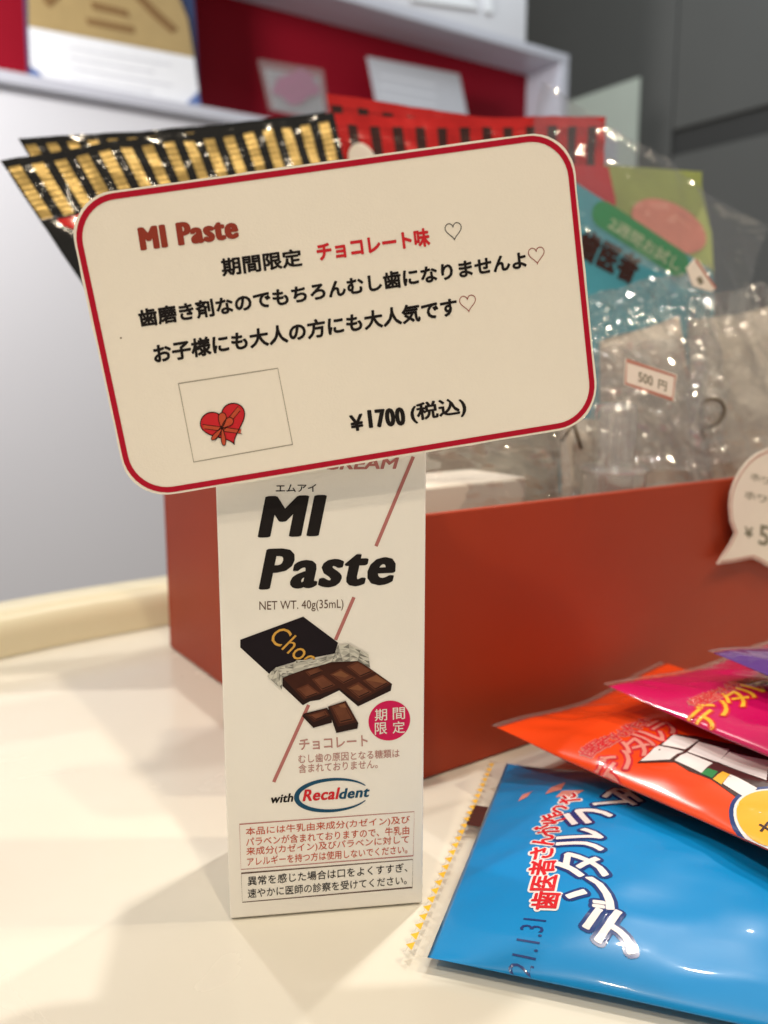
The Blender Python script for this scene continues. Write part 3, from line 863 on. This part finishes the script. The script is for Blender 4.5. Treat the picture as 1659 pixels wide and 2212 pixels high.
# small pale chips printed at the far corner
for q in ([(1130, 1690), (1152, 1686), (1140, 1698), (1120, 1700)], [(1190, 1690), (1222, 1684), (1212, 1702), (1178, 1704)], [(1215, 1705), (1262, 1712), (1240, 1724), (1200, 1716)]):
    p.lay([p.uv(k) for k in q], [(0, 1, 2, 3)], 'pk_pink', r, 'printed_chip', 0.00013)
# black registration mark and yellow triangles on the clear seal
a = p.uv((1010, 1760), 0.0); 
p.lay([(0.0018, a[1] - 0.0062), (0.0062, a[1] - 0.0062), (0.0062, a[1] + 0.0062), (0.0018, a[1] + 0.0062)], [(0, 1, 2, 3)], 'pk_brown', r, 'registration_mark', 0.00030)
nz = 27
pts = []; fs = []
for i in range(nz):
    v0 = 0.001 + (p.W - 0.002) * i / nz; v1 = v0 + (p.W - 0.002) / nz * .82
    if 16.2 < i < 18.2: pass
    k = len(pts); pts += [(0.0002, (v0 + v1) / 2), (0.0021, v0), (0.0021, v1)]; fs.append((k, k + 1, k + 2))
p.lay(pts, fs, 'seal_yellow', r, 'printed_triangles', 0.00030)

A = onz(1060, 1573, .0195); B = V((.1125, .3300, .0215)); C = V((.0955, .1950, .0215))
p, r = make_pack('orange', 'glossy orange candy packet with printed picture panels resting on the blue packet', A, B, C, 0.095, 0.125, 0.0130, 'pk_orange', sag=0.004, seed=2, seal=0.0026)
LAY2 = [(0.075, 'pk_red', 0.00013), (0.012, 'pk_pink', 0.00025)]
b3 = lambda x, y: (877.8 + .4709 * x, 1316.6 + .4709 * y)
for k, ch in enumerate('歯医者さんが作った'):
    t = k / 8; c = p.uv(b3(840 + 265 * t, 618 - 92 * t)); p.glyph(ch, c, 0, 0.0056, 0.0062, [(0.06, 'pk_pink', 0.00013), (0.012, 'pk_red', 0.00025)], r)
for k, ch in enumerate('デンタルラ'):
    t = k / 4; c = p.uv(b3(925 + 255 * t, 690 - 128 * t)); p.glyph(ch, c, 0, 0.0100, 0.0120, LAY2, r)


def lay_px(p, r, q, m, name, off=0.00013):
    pts = [p.uv(k) for k in q]
    p.lay(pts, [tuple(range(len(pts)))], m, r, name, off)


lay_px(p, r, [b3(*k) for k in ((1058, 684), (1225, 588), (1330, 600), (1500, 640), (1690, 700), (1690, 880), (1545, 862), (1400, 782), (1295, 745), (1230, 705))], 'pk_brown', 'picture_ground', 0.00012)
for q, m_ in ((((1085, 678), (1160, 636), (1262, 662), (1205, 690)), 'pk_white'), (((1180, 628), (1228, 598), (1330, 618), (1275, 648)), 'pk_white'),
              (((1240, 700), (1290, 672), (1395, 712), (1350, 752)), 'pk_white'), (((1300, 662), (1345, 628), (1470, 660), (1420, 700)), 'pk_white'),
              (((1355, 758), (1385, 742), (1425, 755), (1400, 775)), 'pk_green'), (((1410, 780), (1450, 755), (1480, 768), (1445, 798)), 'pk_yellow'),
              (((1460, 800), (1490, 772), (1600, 820), (1560, 850)), 'pk_white'), (((1440, 705), (1490, 672), (1650, 720), (1640, 790)), 'pk_white')):
    qx, qy = sum(k[0] for k in q) / 4, sum(k[1] for k in q) / 4
    lay_px(p, r, [b3(qx + (k[0] - qx) * 1.13, qy + (k[1] - qy) * 1.13) for k in q], m_, 'picture_panel', 0.00024)
ce = p.uv((1688, 1752))
for rr, m_, off in ((0.0125, 'pk_navy', 0.00014), (0.0114, 'pk_white', 0.00024), (0.0107, 'pk_yellow', 0.00034)):
    q = [(ce[0] + rr * math.cos(a * math.pi / 20), ce[1] + rr * math.sin(a * math.pi / 20)) for a in range(40)]
    p.lay(q, [tuple(range(40))], m_, r, 'round_badge', off)
p.glyph('カ', p.uv((1662, 1768)), 0, 0.0050, 0.0060, [(0.02, 'pk_brown', 0.00044)], r)

A = onz(1300, 1482, .0345); B = V((.1515, .3235, .0325)); C = V((.1060, .2195, .0335))
p, r = make_pack('magenta', 'glossy magenta candy packet with orange lettering stacked on the orange packet', A, B, C, 0.095, 0.125, 0.0125, 'pk_magenta', sag=0.003, seed=3, seal=0.0026)
mg = lambda x, y: (1453.8 + .124 * x, 1371.5 + .124 * y)
for k, ch in enumerate('歯医者さんが作った'):
    t = k / 8; c = p.uv(mg(450 + 950 * t, 1090 - 300 * t)); p.glyph(ch, c, 0, 0.0056, 0.0062, [(0.06, 'pk_pink', 0.00013), (0.012, 'pk_red', 0.00025)], r)
for k, ch in enumerate('デンタルラ'):
    t = k / 4; c = p.uv(mg(560 + 1050 * t, 1260 - 330 * t)); p.glyph(ch, c, 0, 0.0100, 0.0110, [(0.075, 'pk_red', 0.00013), (0.012, 'pk_yellow', 0.00025)], r)

A = onz(1525, 1414, .0475); B = V((.1905, .3185, .0450)); C = V((.1365, .2235, .0455))
make_pack('purple', 'deep purple candy packet on top of the magenta packet', A, B, C, 0.095, 0.12, 0.0120, 'pk_purple', sag=0.005, seed=4, seal=0.0026)


# ------------------------------------------------------------------ speech bubble tag on the box front
BP = Plane(ON - DN * 0.0045, DX, Z)
g1 = lambda x, y: (1481.2 + .1489 * x, 932.6 + .1489 * y)
bub = thing('speech_bubble_tag', 'pale speech bubble price tag with a rosy rim on the orange box front', 'tag')
bo = [(700, 740), (740, 660), (800, 560), (900, 430), (1020, 330), (1194, 250), (1450, 190), (1750, 215), (2000, 330), (2160, 520), (2250, 780), (2250, 1150), (2150, 1500), (1950, 1780), (1700, 1930), (1400, 1990), (1194, 1950), (1080, 1880), (970, 1830), (700, 1885), (460, 1920), (560, 1760), (640, 1640), (715, 1480), (650, 1300), (632, 1080), (650, 900)]
uvs = [BP.uv(g1(*q)) for q in bo]


def slab(pl, uvs, th, m, parent, name, h=0.0):
    n = len(uvs); mb = MB()
    mb.v = [pl.at(a, b, h) for a, b in uvs] + [pl.at(a, b, h - th) for a, b in uvs]
    mb.f = [tuple(range(n)), tuple(range(2 * n - 1, n - 1, -1))] + [(i, i + n, (i + 1) % n + n, (i + 1) % n) for i in range(n)]
    mb.mi = [0] * (n + 2); return mb.build(name, m, parent)


slab(BP, uvs, 0.0005, 'tag_paper', bub, 'tag_sheet')
gc = (sum(a for a, b in uvs) / len(uvs), sum(b for a, b in uvs) / len(uvs))
ins = [(gc[0] + (a - gc[0]) * 0.962, gc[1] + (b - gc[1]) * 0.962) for a, b in uvs]
vs, fs = line_uv(BP, ins, 0.0008, 1, closed=True); mesh_obj('printed_rim', vs, fs, 'tag_border', bub)
mb = MB(); mb.box(BP.at(gc[0] - .006, gc[1] - .006, -0.0005), DX * 0.012, Z * 0.012, DN * 0.0039); mb.build('foam_pad', 'tray_white', bub)
text_px(BP, 'ホワイト', g1(935, 690), g1(1500, 870), g1(950, 590), 'tag_ink', bub, weight=0.02)
text_px(BP, 'ホワイト', g1(845, 960), g1(1500, 1130), g1(860, 850), 'tag_ink', bub, weight=0.02)
text_px(BP, '¥', g1(850, 1530), g1(975, 1550), g1(850, 1370), 'tag_ink', bub, weight=0.03)
text_px(BP, '500', g1(1050, 1640), g1(1560, 1720), g1(1065, 1340), 'tag_ink', bub, weight=0.02)


# ------------------------------------------------------------------ striped foil pouches inside the box
def pouch(name, label, tl, tr, br, bl, ns, seal, base_m, stripe_m, duty=0.5, bulge=0.012, wav=0.004, seed=0, group=None, lead=0.006, first=0.1):
    """bilinear standing pouch; striped crimped band along the top"""
    root = thing(name, label, 'pouch', group)
    nrm = (tr - tl).cross(tl - bl).normalized()
    if nrm.y > 0: nrm = -nrm
    H = ((tl - bl).length + (tr - br).length) / 2

    def P(s, t, side=1):         # s 0..1 left to right, t metres down from the top
        k = t / H
        q = (tl * (1 - s) + tr * s) * (1 - k) + (bl * (1 - s) + br * s) * k
        b = bulge * min(1, max(0, (t - seal) / 0.05)) ** 0.7 * (1 - (2 * s - 1) ** 2) ** 0.7
        wv = wav * math.sin(s * 5.2 + seed) * math.cos(k * 2) + wav * .8 * noise.noise(V((s * 7, k * 6, seed))) + wav * .3 * (1 - 2 * abs(noise.noise(V((s * 15, k * 22, seed)))))
        rib = 0.00009 * math.sin(t * 2 * math.pi / 0.0026) if t < seal else 0.0016 * (1 - 2 * abs(noise.noise(V((s * 13, k * 17, seed + 5))))) + 0.0005 * noise.noise(V((s * 40, k * 40, seed)))
        return q + nrm * (side * (b + 0.0002) + wv + rib)
    cuts = [0.0]
    for i in range(ns):
        a = (i + first) / ns; cuts += [a, a + duty / ns]
    cuts.append(1.0)
    ss = []
    for a, b in zip(cuts[:-1], cuts[1:]):
        for k in range(3): ss.append(a + (b - a) * k / 3)
    ss.append(1.0)
    kind = []
    for i in range(len(ss) - 1): kind.append(1 if (i // 3) % 2 == 1 else 0)
    n1 = 44
    ts = [0.0, lead] + [lead + (seal - lead) * (k + 1) / n1 for k in range(n1)]
    vs = []; fs = []; mi = []
    for t in ts:
        for s in ss: vs.append(P(s, t))
    for i in range(len(ts) - 1):
        for j in range(len(ss) - 1):
            a = i * len(ss) + j; fs.append((a, a + len(ss), a + len(ss) + 1, a + 1)); mi.append(kind[j] if i > 0 else 0)
    mesh_obj('striped_seal', vs, fs, [base_m, stripe_m], root, smooth=True, mi=mi)
    vs = []; fs = []; nn, mm = 40, 40
    for side in (1, -1):
        k0 = len(vs)
        for i in range(nn + 1):
            t = seal + 0.0001 + (H - seal) * i / nn
            for j in range(mm + 1): vs.append(P(j / mm, t, side))
        for i in range(nn):
            for j in range(mm):
                a = k0 + i * (mm + 1) + j; f = (a, a + mm + 1, a + mm + 2, a + 1); fs.append(f if side == 1 else f[::-1])
    mesh_obj('pouch_body', vs, fs, base_m, root, smooth=True)
    return root, P


bt = lambda x, y, Y: aty(x, y, Y)
r2, P2 = pouch('snack_pouch', 'black foil pouch showing only short gold bars behind the front black pouch',
               bt(40, 304, .392), bt(700, 246, .440), V((0.03, 0.43, 0.02)), V((-0.030, 0.400, 0.02)), 16, 0.030, 'foil_black', 'foil_gold', 0.52, 0.006, 0.002, 2.0, lead=0.003, first=0.12)
r1_, P1 = pouch('snack_pouch', 'black foil pouch with long gold bars along its crimped top',
                bt(2, 352, .375), bt(722, 238, .428), V((0.03, 0.405, 0.02)), V((-0.032, 0.372, 0.02)), 16, 0.0285, 'foil_black', 'foil_gold', 0.52, 0.010, 0.003, 0.4, lead=0.0035, first=0.12)
# red printed star on the black pouch
rows = [(.030, .045, .32), (.034, .055, .32), (.038, .09, .32), (.043, .125, .32), (.049, .14, .32), (.056, .15, .32), (.064, .17, .32), (.072, .20, .32)]
rv = [P1(a + (b - a) * k / 16, t) + V((0, -0.0007, 0)) for t, a, b in rows for k in range(17)]
mesh_obj('red_print', rv, [(i * 17 + k, i * 17 + 17 + k, i * 17 + 18 + k, i * 17 + k + 1) for i in range(7) for k in range(16)], 'foil_red', r1_, smooth=True)
pouch('snack_pouch', 'red foil pouch with dark bars whose raised back edge shows behind the red pouch',
      bt(702, 206, .465), bt(1180, 268, .505), V((0.10, 0.50, 0.02)), V((0.015, 0.465, 0.02)), 9, 0.022, 'foil_red', 'foil_brown', 0.42, 0.006, 0.002, 1.2, lead=0.005)
r4, P4 = pouch('snack_pouch', 'red foil pouch with dark brown bars and a round white seal beside the black pouch',
               bt(688, 246, .445), bt(1300, 258, .50), V((0.115, 0.485, 0.02)), V((0.012, 0.44, 0.02)), 13, 0.027, 'foil_red', 'foil_brown', 0.44, 0.008, 0.003, 3.0, lead=0.005)
q = [(0.115 + 0.05 * math.cos(a * math.pi / 16), 0.0235 + 0.0095 * math.sin(a * math.pi / 16)) for a in range(32)]
mesh_obj('round_label', [P4(s, t) + V((0.0005, -0.0016, 0)) for s, t in q], [tuple(range(32))], 'tag_paper', r4)

# ------------------------------------------------------------------ trial set in a clear sleeve: teal card, olive pouch, red tag
e2 = lambda x, y: (1097.2 + .3386 * x, 164.6 + .3386 * y)


def px_plane(Y, tilt=0.0, yaw=0.0):
    ex = V((math.cos(yaw), math.sin(yaw), 0)); ey = V((0, math.sin(tilt), math.cos(tilt)))
    return Plane(V((0.1 * math.cos(yaw), Y + 0.1 * math.sin(yaw), 0.15)), ex, ey)


TP = px_plane(0.425, 0.12, 0.30)
tc_ = thing('trial_card', 'teal card with a green title pill tilted inside the orange box', 'card')
slab(TP, [TP.uv(q) for q in (e2(250, 560), e2(1150, 1140), e2(1300, 1240), e2(1310, 1330), (1545, 760), (1450, 1150), (1130, 1170), (1080, 800))], 0.0008, 'teal_card', tc_, 'card_sheet')
pa, pb_ = TP.uv(e2(612, 885)), TP.uv(e2(1085, 1195)); rr = 0.0072
ang = math.atan2(pb_[1] - pa[1], pb_[0] - pa[0]); pl_ = []
for k in range(13): a = ang + math.pi / 2 + math.pi * k / 12; pl_.append((pa[0] + rr * math.cos(a), pa[1] + rr * math.sin(a)))
for k in range(13): a = ang - math.pi / 2 + math.pi * k / 12; pl_.append((pb_[0] + rr * math.cos(a), pb_[1] + rr * math.sin(a)))
mesh_obj('title_pill', [TP.at(a, b, EPS * 2) for a, b in pl_], [tuple(range(26))], 'pill_green', tc_)
text_px(TP, '2週間お試し', e2(628, 965), e2(1080, 1250), e2(668, 890), 'pale_green', tc_, weight=0.03, h=4)
text_px(TP, '歯医者', e2(415, 1140), e2(790, 1340), e2(490, 960), 'foil_brown', tc_, weight=0.05, h=2)

OP = px_plane(0.445, 0.15, 0.35)
ol = thing('fruit_pouch', 'olive green pouch with a pink fruit print behind the teal card', 'pouch')
slab(OP, [OP.uv(e2(*q)) for q in ((560, 560), (1110, 600), (1240, 610), (1235, 700), (1300, 1000), (1310, 1260), (1042, 2822), (304, 2822), (420, 1300))], 0.006, 'olive_film', ol, 'pouch_body')
slab(OP, [OP.uv(e2(*q)) for q in ((1240, 830), (1295, 1000), (1308, 1250), (1150, 1420), (1050, 1200))], 0.0003, 'lime_film', ol, 'lime_panel', 0.0006)
el = [(1020 + 235 * math.cos(a * math.pi / 16) + 30 * math.sin(a * math.pi / 16), 960 + 165 * math.sin(a * math.pi / 16) + 60 * math.cos(a * math.pi / 16)) for a in range(32)]
slab(OP, [OP.uv(e2(*q)) for q in el], 0.0003, 'peach_print', ol, 'fruit_print', 0.0012)
rt = slab(px_plane(0.433, 0.14, 0.32), [px_plane(0.433, 0.14, 0.32).uv(e2(*q)) for q in ((300, 560), (640, 575), (690, 800), (660, 1000), (300, 800))], 0.0006, 'pk_red', None, 'red_paper_tag')
tag(rt, 'plain red paper slip tucked behind the teal card', 'tag')


def crease(q):
    return 1 - 2.2 * abs(noise.noise(q)) ** 0.8


def sheet(name, label, pl, corners, m, cat, amp=0.003, n=100, seed=0, group=None, frq=30, thick=0.003, fine=1.0, facet=0):
    """loose film bag: two creased sheets between four photo corners"""
    c = [pl.uv(q) for q in corners]; vs = []; fs = []
    n0 = n; flat = []
    for side in (0, 1):
        k0 = len(vs); n = facet if facet and side == 0 else n0
        for i in range(n + 1):
            for j in range(n + 1):
                s, t = j / n, i / n
                if facet and side == 0 and 0 < i < n and 0 < j < n: s += random.uniform(-.35, .35) / n; t += random.uniform(-.35, .35) / n
                u = (c[0][0] * (1 - s) + c[1][0] * s) * (1 - t) + (c[3][0] * (1 - s) + c[2][0] * s) * t
                v = (c[0][1] * (1 - s) + c[1][1] * s) * (1 - t) + (c[3][1] * (1 - s) + c[2][1] * s) * t
                q = V((u * frq, v * frq, seed + side * 4.7))
                a = V((u * frq * 1.9 + v * frq * .8, v * frq * .7 - u * frq * .3, seed + 9 + side))     # long folds, slanting
                b = V((u * frq * .8 - v * frq * 1.5, v * frq * 2.1 + u * frq * .9, seed + 19 + side))
                h = amp * (noise.noise(q) + .42 * crease(a) + fine * (.30 * crease(b) + .12 * crease(b * 2.4)))
                e = min(1, 8 * min(s, 1 - s, t, 1 - t))
                u += amp * .8 * noise.noise(V((v * frq, seed, 3))); v += amp * .8 * noise.noise(V((u * frq, seed, 8)))
                vs.append(pl.at(u, v, h + (thick if side == 0 else -thick) * e))
        for i in range(n):
            for j in range(n):
                a = k0 + i * (n + 1) + j; fs.append((a, a + n + 1, a + n + 2, a + 1)); flat.append(not (facet and side == 0))
    o = mesh_obj(name, vs, fs, m, None)
    o.data.polygons.foreach_set('use_smooth', flat)
    return tag(o, label, cat, group)


SP = px_plane(0.405, 0.12, 0.30)
sheet('clear_sleeve', 'flat clear plastic sleeve standing tilted round the teal card', SP, [(1168, 172), (1655, 500), (1600, 700), (1130, 420)], 'clear_sleeve', 'sleeve', amp=0.0040, seed=11, frq=30, thick=0.002, fine=0.6)

# ------------------------------------------------------------------ crumpled clear bags with price tags and cups
CG = 'crumpled clear bags inside the orange box'
BP1 = px_plane(0.372, 0.25, 0.25)
sheet('clear_bag', 'crumpled clear bag bunched below the teal card', BP1, [(1262, 640), (1530, 575), (1575, 1000), (1270, 1040)], 'clear_film', 'bag', amp=0.0048, seed=21, group=CG, frq=55, thick=0.006, facet=44, fine=1.0)
BP2 = px_plane(0.385, 0.2, 0.25)
sheet('clear_bag', 'crumpled clear bag with a dark curled tie standing over the bubble tag', BP2, [(1480, 640), (1760, 610), (1780, 1150), (1480, 1190)], 'clear_film', 'bag', amp=0.0045, seed=31, group=CG, frq=48, thick=0.008, facet=44, fine=1.0)
BP3 = px_plane(0.352, 0.15, 0.25)
sheet('clear_bag', 'crumpled clear bag carrying the small 500 yen tag', BP3, [(1240, 760), (1520, 720), (1530, 1180), (1230, 1220)], 'clear_film', 'bag', amp=0.0040, seed=41, group=CG, frq=44, thick=0.010, facet=44, fine=1.0)
BP4 = px_plane(0.325, 0.1, 0.25)
sheet('clear_bag', 'clear bag hanging below the price card beside the white carton', BP4, [(900, 900), (1225, 880), (1235, 1220), (920, 1250)], 'clear_film', 'bag', amp=0.0035, seed=51, group=CG, frq=40, thick=0.005)

h4 = lambda x, y: (1152.1 + .3056 * x, 768.1 + .3056 * y)
# small price tag
QP = px_plane(0.338, 0.05, -0.25)
tg = thing('price_tag', 'small cream tag reading 500 yen with a rosy rim', 'price tag')
tq = [h4(650, 18), h4(1015, 135), h4(992, 325), h4(640, 205)]
slab(QP, [QP.uv(q) for q in tq], 0.0005, 'tag_paper', tg, 'tag_sheet')
vs, fs = line_uv(QP, [QP.uv(q) for q in (h4(660, 34), h4(1003, 146), h4(983, 310), h4(652, 196))], 0.0007, 1, closed=True)
mesh_obj('printed_rim', vs, fs, 'tag_border', tg)
text_px(QP, '500', h4(742, 183), h4(845, 218), h4(742, 112), 'tag_ink', tg, weight=0.02)
text_px(QP, '円', h4(880, 232), h4(940, 255), h4(885, 165), 'tag_ink', tg, weight=0.02)
# second tag seen almost edge-on
QP2 = px_plane(0.362, 0.05, 0.2)
t2 = thing('price_tag', 'peach price tag turned nearly edge-on beside the teal card', 'price tag')
i3 = lambda x, y: (1261.8 + .2394 * x, 548.6 + .2394 * y)
slab(QP2, [QP2.uv(i3(*q)) for q in ((1000, 40), (1040, 60), (1190, 310), (1150, 340), (985, 290), (925, 130))], 0.0006, 'tag_paper', t2, 'tag_sheet')
line_px(QP2, [i3(1005, 50), i3(1185, 310)], 0.0011, 'tag_border', t2)
line_px(QP2, [i3(1030, 210), i3(1062, 270)], 0.0024, 'tag_ink', t2)


def tube(name, pts, rad, m, seg=8, parent=None):
    vs = []; fs = []; n = len(pts)
    for i, p in enumerate(pts):
        t = (pts[min(n - 1, i + 1)] - pts[max(0, i - 1)]).normalized()
        a = t.cross(V((0.3, 1, 0.2))).normalized(); b = t.cross(a)
        for k in range(seg):
            g = 2 * math.pi * k / seg; vs.append(p + a * rad * math.cos(g) + b * rad * math.sin(g))
    for i in range(n - 1):
        for k in range(seg):
            fs.append((i * seg + k, i * seg + (k + 1) % seg, (i + 1) * seg + (k + 1) % seg, (i + 1) * seg + k))
    fs.append(tuple(range(seg))[::-1]); fs.append(tuple((n - 1) * seg + k for k in range(seg)))
    return mesh_obj(name, vs, fs, m, parent, smooth=True)


def smooth_path(P, k=6):
    out = []
    for i in range(len(P) - 1):
        a = P[max(0, i - 1)]; b = P[i]; c = P[i + 1]; d = P[min(len(P) - 1, i + 2)]
        for j in range(k):
            t = j / k
            out.append(0.5 * ((2 * b) + (c - a) * t + (2 * a - 5 * b + 4 * c - d) * t * t + (3 * b - a - 3 * c + d) * t ** 3))
    out.append(P[-1]); return out


def pxpath(pl, pts): return smooth_path([pl.at(*pl.uv(q)) for q in pts])


tag(tube('twist_tie', pxpath(px_plane(0.36, .1, .25), [h4(*q) for q in ((1195, 330), (1260, 305), (1330, 330), (1350, 400), (1310, 470), (1250, 500), (1190, 525), (1215, 590))]), 0.0008, 'wire_brown'), 'brown wire tie curled into a hook on the clear bag', 'tie')
tag(tube('twist_tie', [px_plane(0.335, .1, .25).at(*px_plane(0.335, .1, .25).uv(h4(*q))) for q in ((195, 605), (240, 545), (285, 485), (310, 560), (340, 660))], 0.00075, 'wire_brown'), 'brown wire tie bent to a peak under the corner of the price card', 'tie')

# clear cup with a thick rim ring, lying mouth down in the bag
def lathe(name, base, prof, m, parent, seg=40):
    vs = []; fs = []
    for r_, z_ in prof:
        for k in range(seg):
            a = 2 * math.pi * k / seg; vs.append(base + V((r_ * math.cos(a), r_ * math.sin(a), z_)))
    for i in range(len(prof) - 1):
        for k in range(seg):
            fs.append((i * seg + k, i * seg + (k + 1) % seg, (i + 1) * seg + (k + 1) % seg, (i + 1) * seg + k))
    return mesh_obj(name, vs, fs, m, parent, smooth=True)


cbase = aty(*h4(565, 840), 0.347); cbase.z = 0.005
cup = thing('clear_cup', 'clear plastic cup with a rounded rim ring inside the clear bag', 'cup')
zr = aty(*h4(565, 800), 0.347).z
hz = zr - cbase.z
lathe('cup_wall', cbase, [(0.0122, 0), (0.0126, 0.03), (0.0132, hz - 0.001)], 'clear_cup', cup)
lathe('inner_tube', cbase, [(0.0078, hz - 0.03), (0.0082, hz), (0.0086, hz + 0.022), (0.0080, hz + 0.026), (0.0040, hz + 0.027), (0.0001, hz + 0.0272)], 'clear_cup', cup)
lathe('rim_ring', cbase + Z * hz, [(0.0134 + 0.0012 * math.cos(a * math.pi / 6), 0.0012 * math.sin(a * math.pi / 6)) for a in range(13)], 'clear_cup', cup)

# milky pieces inside the bags
MI_ = 'milky plastic pieces inside the clear bags'
for cs, Y, lab, m_ in (([(1205, 900), (1290, 905), (1300, 1260), (1215, 1280)], 0.372, 'milky sachet beside the clear cup', 'milky_plastic'),
                       ([(1290, 735), (1465, 675), (1535, 1220), (1300, 1250)], 0.405, 'milky sachet behind the 500 yen tag', 'milky_plastic'),
                       ([(1490, 690), (1700, 650), (1740, 1180), (1490, 1210)], 0.425, 'milky sachet in the bag with the hooked tie', 'milky_plastic'),
                       ([(900, 905), (1205, 880), (1220, 1240), (930, 1270)], 0.385, 'dull grey sachet behind the white carton', 'grey_sachet')):
    sheet('plastic_sachet', lab, px_plane(Y, .12, .25), cs, m_, 'sachet', amp=0.0042, seed=Y * 100, group=MI_, frq=26, n=50, thick=0.005, fine=0.4)
